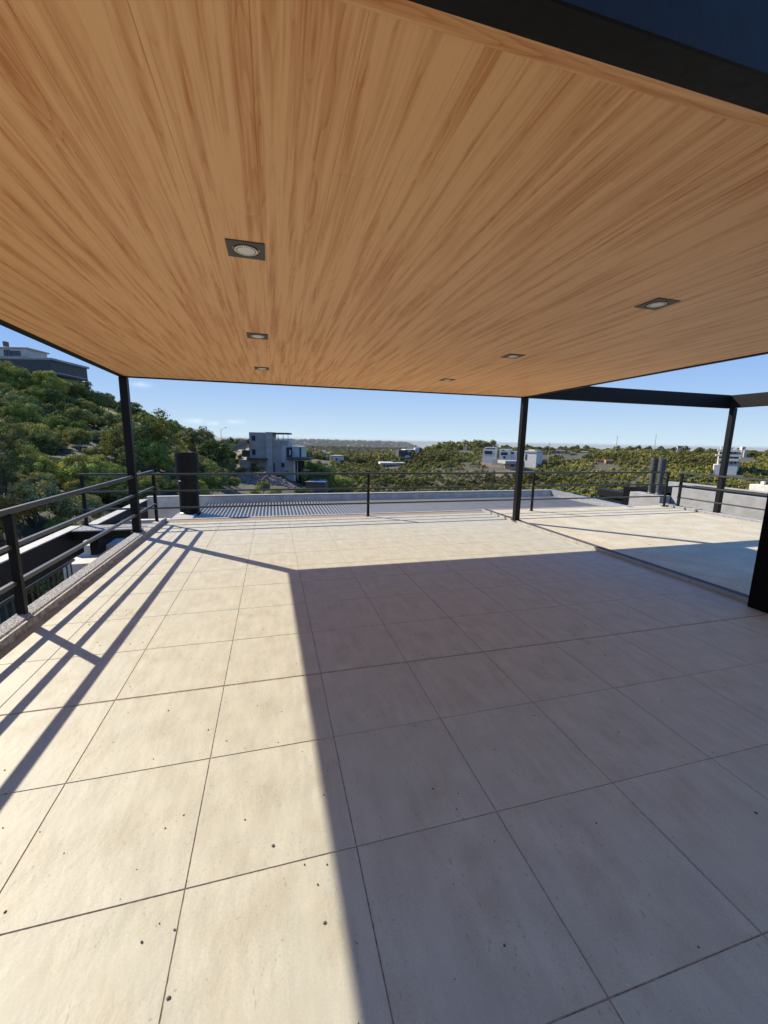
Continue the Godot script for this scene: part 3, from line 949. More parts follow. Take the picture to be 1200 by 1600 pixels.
			var b := Vector3(-5.8, 6.65, 1.0)
			for q in [[Vector3(0, 0, 0), Vector3(0, 0, -7)]]:
				var up := Vector3(0, 0.35, 0)
				var back := Vector3(0, 0, -7)
				quad(st, a, b, b + up, a + up, Vector3(0, 0, 1))
				quad(st, a + up, b + up, b + up + back, a + up + back, Vector3(-0.35, 0.93, 0))
				quad(st, a, b, b + back, a + back, Vector3(0.35, -0.93, 0))
				quad(st, a, a + up, a + up + back, a + back, Vector3(-1, 0, 0))
				quad(st, a + Vector3(1.2, 0.45, -0.4), b + Vector3(0, 0, -0.4), b + Vector3(0, -1.3, -0.4), a + Vector3(1.2, -0.3, -0.4), Vector3(0, 0, 1))
			put("garage_roof", st.commit(), M["render_grey"], o)
		elif h[0] == "twin_cube_villa":
			var st := new_st()
			lathe(st, Vector3(1.2, 2.2, -3.4), [Vector2(0, 2.6), Vector2(1.7, 2.6), Vector2(1.7, -3.5)], 20)
			put("round_tower", st.commit(), M["pale_concrete"], o)
		elif h[0] == "swimming_pool":
			var lo := Vector3(h[3][0][2], h[3][0][5], -5.0)
			put("water", box(lo + Vector3(1.6, -0.1, 0.3), Vector3(h[3][0][3] - 0.25, h[3][0][5] + 0.03, -0.5)), M["water_blue"], o)
			put("deck_edge", box(Vector3(lo.x - 0.2, lo.y - 0.02, -0.02), Vector3(h[3][0][3] + 0.2, lo.y + 0.06, 0.25)), M["pale_concrete"], o)

func build_far_details() -> void:
	# street lamp and dark car on the road behind the left slope
	var at := Vector3(-22.8, 0, -206.0)
	at.y = ground(at.x, at.z) - 0.3
	var lamp := thing("street_lamp", "tall single-arm street lamp beside the parked black car", "street lamp", at)
	var st := new_st()
	limb(st, Vector3.ZERO, Vector3(0, 7.6, 0), 0.13, 0.09, 8)
	put("pole", st.commit(), M["pipe_grey"], lamp)
	st = new_st()
	limb(st, Vector3(0, 7.5, 0), Vector3(1.9, 8.5, 0), 0.07, 0.05, 6)
	put("arm", st.commit(), M["pipe_grey"], lamp)
	put("lamp_head", box(Vector3(1.7, 8.38, -0.16), Vector3(2.6, 8.62, 0.16), 0.05), M["pipe_grey"], lamp)
	at = Vector3(-20.6, 0, -200.0)
	at.y = ground(at.x, at.z)
	var car := thing("parked_car", "black car parked at the end of the pale road under the lamp", "car", at + Vector3(0, 0.15, 0), 0.5)
	car.scale = Vector3.ONE * 1.25
	st = new_st()
	add_box(st, Vector3(-0.9, 0.3, -2.1), Vector3(0.9, 0.95, 2.1), 0.16)
	put("body", st.commit(), M["car_paint"], car)
	st = new_st()
	add_box(st, Vector3(-0.78, 0.93, -1.5), Vector3(0.78, 1.62, 1.1), 0.2)
	put("cabin", st.commit(), M["glass"], car)
	for sx in [-0.82, 0.82]:
		for sz in [-1.3, 1.3]:
			st = new_st()
			lathe(st, Vector3(sx, 0.33, sz), [Vector2(0, -0.1), Vector2(0.33, -0.1), Vector2(0.33, 0.1), Vector2(0, 0.1)], 14, Basis(Vector3(0, 0, 1), PI / 2))
			put("wheel", st.commit(), M["tyre"], car)
	# utility poles on the right-hand ridge
	var k := 0
	for p in [[172.0, -173.5, "behind the unfinished house"], [196.0, -172.5, "above the pair of grey pipes"], [126.0, -166.0, "behind the long white house"]]:
		var y := ground(p[0], p[1])
		var pole := thing("utility_pole", "thin utility pole on the ridge " + p[2], "utility pole", Vector3(p[0], y - 0.5, p[1]), 0.6, "utility poles on the ridge")
		st = new_st()
		limb(st, Vector3.ZERO, Vector3(0, 10.5, 0), 0.16, 0.1, 8)
		put("pole", st.commit(), M["raw_concrete"], pole)
		put("crossarm", box(Vector3(-0.9, 9.6, -0.06), Vector3(0.9, 9.75, 0.06)), M["timber"], pole)
		k += 1
	# heap of earth and broken masonry before the grey house
	rng.seed = 99
	st = new_st()
	for i in 420:
		var u := rng.randfn() * 0.42
		var v := rng.randfn() * 0.42
		var x := -2.2 + u * 6.0
		var z := -84.5 + v * 4.5
		var s := rng.randf_range(0.15, 0.75) * (1.0 if i % 9 else 1.7)
		var y := ground(x, z) + 1.7 * exp(-(u * u + v * v) * 2.2) - s * 0.2
		var bs := Basis.from_euler(Vector3(rng.randf() * 3.0, rng.randf() * 3.0, rng.randf() * 3.0))
		add_box(st, Vector3(-s, -s * 0.5, -s * 0.7) * 0.5, Vector3(s, s * 0.5, s * 0.7) * 0.5, s * 0.08, Transform3D(bs, Vector3(x, y, z)))
	var heap := put("rubble_heap", st.commit(), M["rubble"])
	heap.set_meta("kind", "stuff")
	st = new_st()
	for i in 26:
		for j in 20:
			pass
	var g := 24
	var pts := []
	for i in g + 1:
		for j in g + 1:
			var u := (float(i) / g - 0.5) * 2.0
			var v := (float(j) / g - 0.5) * 2.0
			var x := -2.2 + u * 7.5
			var z := -84.5 + v * 5.5
			var y := ground(x, z) + 2.0 * exp(-(u * u + v * v) * 2.6) + ground_noise.get_noise_2d(x * 9.0, z * 9.0) * 0.45 - 0.35
			pts.append(Vector3(x, y, z))
	for i in g:
		for j in g:
			var a: Vector3 = pts[i * (g + 1) + j]
			var b: Vector3 = pts[(i + 1) * (g + 1) + j]
			var c: Vector3 = pts[(i + 1) * (g + 1) + j + 1]
			var d: Vector3 = pts[i * (g + 1) + j + 1]
			quad(st, a, b, c, d, -(b - a).cross(d - a).normalized() if (b - a).cross(d - a).y < 0 else (b - a).cross(d - a).normalized())
	var mound := put("earth_mound", st.commit(), M["rubble"])
	tag(mound, "mound of brown dug earth before the grey three-storey house", "earth mound")
	house_spots.append(Vector3(-2.2, -84.5, 5.0))

func build_special_plants() -> void:
	var P := [
		["thorn", "thorn_tree", "grey-green thorny tree at the left edge of the picture, in front of the hill", "tree", Vector3(-14.6, -4.4, -27.4), 3.7, 1.0],
		["thorn", "thorn_tree", "smaller thorny tree beside the left edge, lower than its neighbour", "tree", Vector3(-13.6, -5.0, -24.6), 3.0, 2.0],
		["ochre", "dry_bush", "dry ochre-leaved bush in the gully at the left edge", "bush", Vector3(-11.6, -2.9, -22.2), 2.3, 0.3],
		["round", "round_tree", "round pale-leaved tree standing right above the chimney pipe", "tree", Vector3(-15.0, -4.2, -95.0), 7.2, 0.4],
		["airy", "feathery_tree", "tall feathery olive tree between the left post and the chimney", "tree", Vector3(-11.6, -4.8, -46.5), 6.4, 1.4],
		["airy", "feathery_tree", "lower feathery tree touching the left post's right side", "tree", Vector3(-13.4, -3.2, -44.0), 4.6, 2.6],
		["near4", "lit_bush", "bright yellow-green bush above the railing left of the post", "bush", Vector3(-12.4, -3.7, -32.0), 3.6, 0.8],
		["bush3", "dark_tree", "dark broad tree between the chimney and the grey house", "tree", Vector3(-10.6, -6.0, -88.0), 8.0, 1.9],
		["bush3", "dark_tree", "dark tree left of the grey house under the pale road", "tree", Vector3(-14.0, -4.8, -100.0), 6.0, 2.9],
		["bush1", "leafy_tree", "leafy green tree against the right end of the grey house", "tree", Vector3(9.6, -8.6, -96.0), 8.6, 0.9],
		["bush1", "leafy_tree", "second leafy tree right of the grey house, nearer the pool", "tree", Vector3(12.4, -10.0, -99.0), 7.0, 2.2],
		["bush4", "leafy_tree", "yellow-green tree just right of the leafy pair by the pool", "tree", Vector3(16.6, -10.8, -102.0), 6.2, 0.2],
		["near0", "hillside_bush", "broad olive bush at the left edge hiding the charcoal house's lower wall", "bush", Vector3(-43.6, 0, -82.6), 8.6, 1.0],
		["near1", "hillside_bush", "rounded green bush directly under the charcoal house's front corner", "bush", Vector3(-39.6, 0, -82.0), 7.2, 2.0],
		["near4", "hillside_bush", "sunlit yellow-green bush below the charcoal house's window", "bush", Vector3(-36.2, 0, -83.6), 7.0, 3.0],
		["near3", "hillside_bush", "dark bush against the concrete base of the charcoal house", "bush", Vector3(-33.6, 0, -86.2), 4.8, 4.0],
		["near1", "hillside_bush", "lower green bush below the yellow-green one under the house", "bush", Vector3(-34.0, 0, -75.0), 4.8, 5.0],
		["near0", "hillside_bush", "lower olive bush at the left edge beneath the broad one", "bush", Vector3(-37.5, 0, -72.0), 5.2, 0.4],
		["bush2", "crest_tree", "windswept grey tree on the crest right of the charcoal house", "tree", Vector3(-33.0, 8.5, -98.0), 4.4, 0.2],
		["bush3", "crest_tree", "dark tree on the crest beside the left post", "tree", Vector3(-28.2, 7.4, -97.0), 5.0, 1.2],
	]
	for p in P:
		var at: Vector3 = p[4]
		at.y = at.y if p[0] == "ochre" else ground(at.x, at.z) - 0.1
		plant(p[0], p[1], p[2], p[3], at, p[5], p[6])
	# trees along the right-hand ridge
	rng.seed = 31
	for i in 96:
		var b := lerpf(24.0, 60.0, (i + rng.randf() * 0.9) / 96.0)
		var r := rng.randf_range(262.0, 335.0)
		var x := r * sin(deg_to_rad(b))
		var z := -r * cos(deg_to_rad(b))
		if not clear_of_houses(x, z):
			continue
		plant("ridge", "ridge_tree", "%s dark tree on the right-hand ridge, %s" % [["low", "tall", "broad"][i % 3], "left of the twin-cube villa" if b < 27.5 else ("between the villa and the middle post" if b < 33.0 else ("behind the long white house" if b < 38.5 else ("above the unfinished house" if b < 47.0 else ("above the pair of grey pipes" if b < 53.5 else "around the four-storey white house"))))], "tree", Vector3(x, ground(x, z) - 0.4, z), rng.randf_range(3.4, 6.2) * [0.85, 1.0, 1.25][i % 3], rng.randf() * TAU, "trees along the right-hand ridge", rng.randf_range(0.62, 0.85) * [0.75, 1.2, 0.8][i % 3])

# ---------------------------------------------------------------- the terrace
func build_floor() -> void:
	var slab := struct("terrace_floor", box(Vector3(-1.93, -0.30, -8.18), Vector3(4.53, -0.0026, 2.6)), M["grout"])
	# nine faces of one tile, each with its own window of the picture
	var faces := []
	var t := 0.5980
	for v in 9:
		faces.append(tile_mesh(t, t, v))
	var xs := []
	for i in range(-3, 8):
		xs.append(0.26874 + (i - 0) * 0.6)
	rng.seed = 8
	for zi in range(-5, 12):
		var z0 := -(1.1326 + zi + (0.0156 if zi >= 3 else 0.0)) * 0.6    # the near edge of the row
		var z1 := z0 - 0.6
		for xi in range(-4, 8):
			var x0 := 0.26874 + xi * 0.6
			var x1 := x0 + 0.6
			var lx := maxf(x0, -1.905)
			var hx := minf(x1, 4.528)
			var lz := maxf(z1, -8.17)
			if hx - lx < 0.04 or z0 - lz < 0.04:
				continue
			var v := rng.randi() % 9
			var cut := hx - lx < 0.59 or z0 - lz < 0.59
			var o := put("tile", tile_mesh(hx - lx - 0.0014, z0 - lz - 0.0014, v) if cut else faces[v], M["tile"], slab)
			o.position = Vector3((lx + hx) * 0.5, rng.randf_range(-0.0004, 0.0003), (z0 + lz) * 0.5)
			if not cut and rng.randf() < 0.5:
				o.rotation.y = PI

func tile_mesh(w: float, d: float, v: int) -> ArrayMesh:
	var st := new_st()
	var ch := 0.0012
	var g := 0.0010
	var hx := w * 0.5 - g
	var hz := d * 0.5 - g
	var u0 := (v % 3) / 3.0 + 0.004
	var v0 := (v / 3) / 3.0 + 0.004
	var ring := [[hx - ch, hz - ch, 0.0], [hx, hz, -ch], [hx, hz, -0.0028]]
	var cs := [Vector2(-1, -1), Vector2(1, -1), Vector2(1, 1), Vector2(-1, 1)]
	var uv := func(p: Vector3) -> Vector2: return Vector2(u0 + (p.x / 0.6 + 0.5) * 0.325, v0 + (p.z / 0.6 + 0.5) * 0.325)
	var P := func(k: int, c: int) -> Vector3: return Vector3(cs[c].x * ring[k][0], ring[k][2], cs[c].y * ring[k][1])
	var tris := [[P.call(0, 0), P.call(0, 1), P.call(0, 2), Vector3.UP], [P.call(0, 0), P.call(0, 2), P.call(0, 3), Vector3.UP]]
	for k in 2:
		for c in 4:
			var c2 := (c + 1) % 4
			var m: Vector2 = cs[c] + cs[c2]
			var n := Vector3(m.x, 1.6 if k == 0 else 0.0, m.y).normalized()
			tris.append([P.call(k, c), P.call(k, c2), P.call(k + 1, c2), n])
			tris.append([P.call(k, c), P.call(k + 1, c2), P.call(k + 1, c), n])
	for t in tris:
		var a: Vector3 = t[0]
		var b: Vector3 = t[1]
		var c: Vector3 = t[2]
		if (b - a).cross(c - a).dot(t[3]) > 0.0:
			var s := b
			b = c
			c = s
		for p in [a, b, c]:
			st.set_normal(t[3])
			st.set_uv(uv.call(p))
			st.add_vertex(p)
	st.generate_tangents()
	return st.commit()

func build_edges() -> void:
	struct("concrete_slab", box(Vector3(4.66, -0.30, -8.18), Vector3(9.62, 0.0, 2.6)), M["screed"])
	# threshold between the tiles and the bare slab: beige skirting pieces with a dark top
	var th := thing("threshold_curb", "low beige threshold with dark top dividing tiles from bare concrete", "curb")
	put("dark_top", box(Vector3(4.545, -0.2, -8.14), Vector3(4.66, 0.043, 2.6), 0.004), M["dark_strip"], th)
	var z := -8.12
	var i := 0
	while z < 2.4:
		put("skirting_tile", box(Vector3(4.531, -0.003, z), Vector3(4.543, 0.046, z + 0.597), 0.002), M["flashing"], th)
		z += 0.6
		i += 1
	# left curb with mineral felt on top
	var c := thing("left_curb", "granular grey curb carrying the left railing along the tiled floor", "curb")
	put("felt_top", box(Vector3(-2.075, -0.3, -6.97), Vector3(-1.932, 0.078, 2.6), 0.012), M["granular"], c)
	put("inner_trim", box(Vector3(-1.930, -0.1, -8.1), Vector3(-1.902, 0.070, 2.6), 0.006), M["curb_trim"], c)
	put("end_trim", box(Vector3(-2.075, -0.3, -8.1), Vector3(-1.932, 0.03, -6.972), 0.008), M["curb_trim"], c)
	# right curb
	var rc := thing("right_curb", "granular grey curb at the far right edge of the bare concrete", "curb")
	put("felt_top", box(Vector3(9.622, -0.3, -8.14), Vector3(9.86, 0.05, 2.6), 0.012), M["granular"], rc)
	# metal flashing in front of the floor edge
	var fl := thing("edge_flashing", "pale metal flashing strip along the outer floor edge above the corrugated roof", "flashing")
	var st := new_st()
	var prof := [Vector2(-8.182, 0.006), Vector2(-8.26, 0.006), Vector2(-8.275, -0.01), Vector2(-8.40, -0.085), Vector2(-8.52, -0.095)]
	for j in prof.size() - 1:
		var a: Vector2 = prof[j]
		var b: Vector2 = prof[j + 1]
		var n := Vector3(0, a.x - b.x, (b.y - a.y) * -1.0).normalized()
		quad(st, Vector3(-1.9, a.y, a.x), Vector3(9.6, a.y, a.x), Vector3(9.6, b.y, b.x), Vector3(-1.9, b.y, b.x), n)
	put("strip", st.commit(), M["flashing"], fl)
	# the house front that the terrace belongs to, behind the camera
	var fr := thing("house_front", "plastered house front with sliding glass doors at the back of the terrace", "house")
	put("wall", box(Vector3(-2.07, 0.0, 1.25), Vector3(-0.8, 3.3, 1.5)), M["white_render"], fr)
	put("wall", box(Vector3(-0.8, 2.5, 1.25), Vector3(3.6, 3.3, 1.5)), M["white_render"], fr)
	put("wall", box(Vector3(3.6, 0.0, 1.25), Vector3(9.8, 3.3, 1.5)), M["white_render"], fr)
	put("room_back", box(Vector3(-0.8, 0.0, 1.9), Vector3(3.6, 2.5, 2.0)), M["white_render"], fr)
	for k in 3:
		put("sliding_pane", box(Vector3(-0.75 + k * 1.46, 0.06, 1.36), Vector3(0.66 + k * 1.46, 2.45, 1.38)), M["glass"], fr)
		put("door_frame", box(Vector3(-0.80 + k * 1.46, 0.0, 1.34), Vector3(-0.75 + k * 1.46, 2.5, 1.40)), M["black_steel"], fr)
	# the storey under the terrace
	var low := thing("lower_storey", "plastered storey of the house underneath the terrace", "house")
	put("wall", box(Vector3(-2.07, -7.0, -8.16), Vector3(9.84, -0.31, 2.6)), M["plaster_grey"], low)
	put("roof_base", box(Vector3(-1.62, -7.0, -10.94), Vector3(8.56, -0.24, -8.17)), M["plaster_grey"], low)

func flat_bar(st: SurfaceTool, a: Vector3, b: Vector3, w: float, h: float) -> void:
	var d := b - a
	var l := d.length()
	var zb := d / l
	var xb := Vector3.UP.cross(zb)
	xb = Vector3.RIGHT if xb.length() < 0.01 else xb.normalized()
	add_box(st, Vector3(-w * 0.5, -h * 0.5, 0), Vector3(w * 0.5, h * 0.5, l), 0.004, Transform3D(Basis(xb, zb.cross(xb), zb), a))

func bar(called: String, a: Vector3, b: Vector3, w: float, h: float, m: String, parent: Node) -> void:
	var st := new_st()
	flat_bar(st, a, b, w, h)
	put(called, st.commit(), M[m], parent)

func build_railings() -> void:
	var z := -7.94
	var f := thing("front_railing", "long black three-rail railing across the front of the terrace", "railing")
	for y in [0.87, 0.572, 0.268]:
		bar("rail", Vector3(-3.17, y, z), Vector3(9.60, y, z), 0.042 if y > 0.8 else 0.03, 0.036 if y > 0.8 else 0.03, "rail_steel", f)
	for x in [-3.12, -2.03, 1.855, 5.70, 9.575]:
		var foot := -0.03 if x < -3.0 else 0.0
		put("post", box(Vector3(x - 0.024, foot, z - 0.028), Vector3(x + 0.024, 0.852, z + 0.012), 0.003), M["black_steel"], f)
		put("foot_plate", box(Vector3(x - 0.045, foot - 0.002, z - 0.05), Vector3(x + 0.045, foot + 0.008, z + 0.035), 0.002), M["rail_steel"], f)
	var l := thing("left_railing", "black three-rail railing on the left curb, lit along its top", "railing")
	for y in [0.925, 0.645, 0.345]:
		bar("rail", Vector3(-2.03, y, -7.93), Vector3(-2.03, y, 2.5), 0.042, 0.045 if y > 0.9 else 0.034, "rail_steel", l)
	for pz in [-3.80, -0.75, 2.3]:
		put("post", box(Vector3(-2.046, 0.07, pz - 0.022), Vector3(-1.985, 0.905, pz + 0.022), 0.003), M["black_steel"], l)
	var r := thing("right_railing", "black three-rail railing on the far right curb beyond the bare concrete", "railing")
	for y in [0.87, 0.572, 0.268]:
		bar("rail", Vector3(9.72, y, -7.75), Vector3(9.72, y, 2.5), 0.042 if y > 0.8 else 0.03, 0.036 if y > 0.8 else 0.03, "rail_steel", r)
	for pz in [-7.70, -3.2, 0.3]:
		put("post", box(Vector3(9.70, 0.04, pz - 0.028), Vector3(9.745, 0.855, pz + 0.028), 0.003), M["black_steel"], r)

const SLOPE := 0.0118

func ceiling_y(z: float) -> float:
	return 2.376 + SLOPE * (z + 6.9)

func build_roof() -> void:
	var o := thing("patio_roof", "wood-lined flat patio roof on a dark steel frame with slim posts", "patio roof")
	var tilt := Transform3D(Basis(Vector3.RIGHT, -atan(SLOPE)), Vector3(0, 2.376, -6.9))
	# ceiling boards: each its own piece, printed grain running away from the house
	var deck := put("ceiling", box(Vector3(-2.02, 0.016, 0.05), Vector3(4.55, 0.03, 5.93)), M["dark_strip"], o)
	deck.transform = tilt
	rng.seed = 12
	var x := -2.02
	var last := -1
	while x < 4.54:
		var w := minf(0.25, 4.55 - x)
		var v := rng.randi() % 6
		if v == last:
			v = (v + 1) % 6
		last = v
		var p := put("plank", plank_mesh(w, 5.86, v, rng.randf(), rng.randf() < 0.5), M["wood"], deck)
		p.position = Vector3(x, 0, 0.04)
		x += 0.25
	var trim := put("edge_trim", plank_mesh(0.05, 6.56, 2, 0.3, false), M["wood"], o)
	trim.transform = tilt * Transform3D(Basis(Vector3.UP, PI / 2.0), Vector3(-2.015, -0.006, 5.93))
	# sheet metal on top
	var sheet := put("roof_sheet", box(Vector3(-2.0, 0.10, 0.06), Vector3(4.55, 0.14, 5.9)), M["galvanised"], o)
	sheet.transform = tilt
	var lb := put("side_beam", box(Vector3(-2.10, -0.012, 0.0), Vector3(-2.022, 0.27, 5.92), 0.004), M["black_steel"], o)
	lb.transform = tilt
	var rb := put("side_beam", box(Vector3(4.552, -0.012, 0.04), Vector3(4.60, 0.2, 5.92), 0.004), M["black_steel"], o)
	rb.transform = tilt
	put("front_beam", box(Vector3(-2.10, 2.364, -6.945), Vector3(9.80, 2.645, -6.868), 0.004), M["black_steel"], o)
	put("outer_beam", box(Vector3(9.722, 2.366, -6.866), Vector3(9.80, 2.64, 1.2), 0.004), M["black_steel"], o)
	var y := ceiling_y(-0.98)
	put("near_beam", box(Vector3(-2.10, y - 0.012, -0.975), Vector3(9.72, y + 0.52, -0.885), 0.004), M["black_steel"], o)
	for c in [[-2.045, -6.892], [4.572, -6.845], [9.765, -6.80]]:
		var top := 2.362
		var foot := 0.078 if c[0] < 0.0 else 0.044
		put("post", box(Vector3(c[0] - 0.052, foot, c[1] - 0.052), Vector3(c[0] + 0.052, top, c[1] + 0.052), 0.006), M["black_steel"], o)
		put("base_plate", box(Vector3(c[0] - 0.075, foot - 0.004, c[1] - 0.075), Vector3(c[0] + 0.075, foot + 0.008, c[1] + 0.075), 0.002), M["black_steel"], o)
	var pil := thing("dark_pillar", "thick rough black pillar at the near end of the threshold curb", "pillar")
	put("shaft", box(Vector3(4.425, 0.0, -2.67), Vector3(4.80, 2.9, -2.2), 0.01), M["pillar_black"], pil)
	# recessed downlights: three in each of two rows
	var rows := [[-0.094, "left", [-2.26, -3.92, -5.53]], [2.42, "right", [-2.25, -3.89, -5.53]]]
	var which := ["nearest the camera", "in the middle of its row", "farthest from the camera"]
	var first: Node3D = null
	for r in rows:
		for k in 3:
			var d: Node3D
			var at := Vector3(r[0], ceiling_y(r[2][k]), r[2][k])
			var label: String = "square dark downlight in the " + r[1] + " ceiling row, " + which[k]
			if first == null:
				d = make_downlight(label)
				first = d
			else:
				d = first.duplicate()
				d.name = numbered("downlight")
				add_child(d)
				tag(d, label, "downlight", "recessed ceiling downlights")
			d.position = at
			d.rotation.x = -atan(SLOPE)

func plank_mesh(w: float, l: float, v: int, shift: float, flip: bool) -> ArrayMesh:
	# a board with small bevels along its long edges; x across, z along, face down
	var st := new_st()
	var b := 0.0011
	var gap := 0.0001
	var prof := [Vector2(gap, b * 1.4), Vector2(b + gap, 0.0), Vector2(w - b - gap, 0.0), Vector2(w - gap, b * 1.4)]
	for k in 3:
		var p: Vector2 = prof[k]
		var q: Vector2 = prof[k + 1]
		var n := Vector3(q.y - p.y, -(q.x - p.x), 0).normalized()
		var vs := [Vector3(p.x, p.y, 0), Vector3(q.x, q.y, 0), Vector3(q.x, q.y, l), Vector3(p.x, p.y, l)]
		for t in [[0, 1, 2], [0, 2, 3]]:
			var a: Vector3 = vs[t[0]]
			var c: Vector3 = vs[t[1]]
			var d: Vector3 = vs[t[2]]
			var order: Array = t if (c - a).cross(d - a).dot(n) <= 0.0 else [t[0], t[2], t[1]]
			for j in order:
				var pt: Vector3 = vs[j]
				var u := pt.z / 6.0
				if flip:
					u = 1.0 - u
				st.set_normal(n)
				st.set_uv(Vector2(u + shift, (v + 0.006 + clampf(pt.x / 0.25, 0, 1) * 0.988) / 6.0))
				st.add_vertex(pt)
	return st.commit()

func make_downlight(label: String) -> Node3D:
	var o := thing("downlight", label, "downlight", Vector3.ZERO, 0.0, "recessed ceiling downlights")
	# square plate with a round opening
	var st := new_st()
	var h := 0.088
	var ro := 0.064
	var n := 48
	for k in n:
		var a0 := TAU * k / n
		var a1 := TAU * (k + 1) / n
		var q := []
		for a in [a0, a1]:
			var d := Vector2(cos(a), sin(a))
			var e := d * (h / maxf(absf(d.x), absf(d.y)))
			q.append(Vector3(d.x * ro, -0.005, d.y * ro))
			q.append(Vector3(e.x, -0.005, e.y))
			q.append(Vector3(e.x, 0.0, e.y))
			q.append(Vector3(d.x * ro, 0.014, d.y * ro))
		quad(st, q[0], q[1], q[5], q[4], Vector3.DOWN)
		var m := Vector3(cos(a0), 0, sin(a0))
		quad(st, q[1], q[2], q[6], q[5], m)
		quad(st, q[0], q[3], q[7], q[4], -m)
	put("plate", st.commit(), M["lamp_plate"], o)
	st = new_st()
	lathe(st, Vector3.ZERO, [Vector2(0.064, 0.0125), Vector2(0.058, 0.0125), Vector2(0.058, -0.003), Vector2(0.0545, -0.005), Vector2(0.051, -0.003), Vector2(0.051, 0.004)], 40)
	put("ring", st.commit(), M["lamp_ring"], o)
	st = new_st()
	lathe(st, Vector3.ZERO, [Vector2(0.0545, -0.0068), Vector2(0.050, -0.0085), Vector2(0.046, -0.0070), Vector2(0.040, -0.0072), Vector2(0.02, -0.0078), Vector2(0.0, -0.008)], 40)
	var lens := put("lens", st.commit(), M["lamp_lens"], o)
	st = new_st()
	for k in 26:
		var a := TAU * k / 26
		add_box(st, Vector3(-0.0022, -0.0094, -0.0022), Vector3(0.0022, -0.0066, 0.0022), 0.0006, Transform3D(Basis(Vector3.UP, -a), Vector3(cos(a) * 0.0435, 0, sin(a) * 0.0435)))
	put("perforations", st.commit(), M["lamp_dots"], lens)
	return o

func build_corrugated_roof() -> void:
	var o := thing("corrugated_roof", "low corrugated metal roof just beyond the front railing", "roof")
	var x := -1.60
	var sheet_w := 0.912
	var pitch := 0.076
	while x < 8.5:
		var w := minf(sheet_w, 8.52 - x)
		var st := new_st()
		var steps := int(round(w / pitch * 8.0))
		var lift := 0.003 if int(round(x / sheet_w)) % 2 == 0 else 0.0
		for k in steps:
			var q := []
			var ns := []
			for kk in [k, k + 1]:
				var dx := float(kk) / 8.0 * pitch
				var y := -0.112 + 0.0105 * cos(TAU * dx / pitch) + lift
				q.append(Vector3(x + dx, y, -8.44))
				q.append(Vector3(x + dx, y, -10.86))
				ns.append(Vector3(0.0105 * TAU / pitch * sin(TAU * dx / pitch), 1, 0).normalized())
			for t in [[0, 1, 3], [0, 3, 2]]:
				var order: Array = t
				if (q[t[1]] - q[t[0]]).cross(q[t[2]] - q[t[0]]).y > 0.0:
					order = [t[0], t[2], t[1]]
				for j in order:
					st.set_normal(ns[0 if j < 2 else 1])
					st.add_vertex(q[j])
		put("roof_sheet", st.commit(), M["corrugated"], o)
		x += sheet_w
	# parapets round it, in lengths
	var far := thing("far_parapet", "grey parapet with pale coping at the far edge of the corrugated roof", "parapet")
	x = -3.0
	while x < 8.6:
		var e := minf(x + 2.4, 8.62)
		put("parapet_panel", box(Vector3(x + 0.003, -0.6, -11.12), Vector3(e - 0.003, 0.052, -11.0), 0.004), M["parapet_grey"], far)
		put("coping", box(Vector3(x + 0.002, 0.054, -11.14), Vector3(e - 0.002, 0.07, -10.985), 0.003), M["flashing"], far)
		x += 2.4
	var side := thing("side_parapet", "bright galvanised side parapet tapering towards the railing", "parapet")
	var st := new_st()
	var a := [Vector3(8.54, -0.11, -10.98), Vector3(8.54, 0.07, -10.98), Vector3(8.54, 0.008, -8.0), Vector3(8.54, -0.11, -8.0)]
	var d := Vector3(0.14, 0, 0)
	quad(st, a[0], a[1], a[2], a[3], Vector3(-1, 0, 0))
	quad(st, a[0] + d, a[1] + d, a[2] + d, a[3] + d, Vector3(1, 0, 0))
	quad(st, a[1], a[1] + d, a[2] + d, a[2], Vector3.UP)
	quad(st, a[3], a[2], a[2] + d, a[3] + d, Vector3(0, 0, 1))
	put("sheet", st.commit(), M["galvanised"], side)
	# black double-wall chimney on its flat plate
	put_chimney()

func put_chimney() -> void:
	var c := thing("chimney_pipe", "fat black metal chimney pipe with wider top section beyond the railing", "chimney", Vector3(-1.755, -0.09, -9.47))
	var st := new_st()
	lathe(st, Vector3.ZERO, [Vector2(0.195, 0.0), Vector2(0.195, 0.66), Vector2(0.200, 0.665), Vector2(0.200, 0.70), Vector2(0.195, 0.705), Vector2(0.195, 0.92)], 48)
	put("flue", st.commit(), M["chimney_black"], c)
	st = new_st()
	lathe(st, Vector3.ZERO, [Vector2(0.19, 0.86), Vector2(0.232, 0.862), Vector2(0.232, 1.235), Vector2(0.240, 1.237), Vector2(0.240, 1.265), Vector2(0.232, 1.267), Vector2(0.232, 1.285), Vector2(0.222, 1.285), Vector2(0.222, 0.9)], 48)
	put("cowl", st.commit(), M["chimney_black"], c)
	st = new_st()
	lathe(st, Vector3.ZERO, [Vector2(0.225, -0.01), Vector2(0.225, 0.012), Vector2(0.196, 0.03)], 48)
	put("collar", st.commit(), M["chimney_black"], c)
	put("base_plate", box(Vector3(-0.245, -0.05, -0.28), Vector3(0.155, -0.002, 1.07), 0.004), M["flashing"], c)

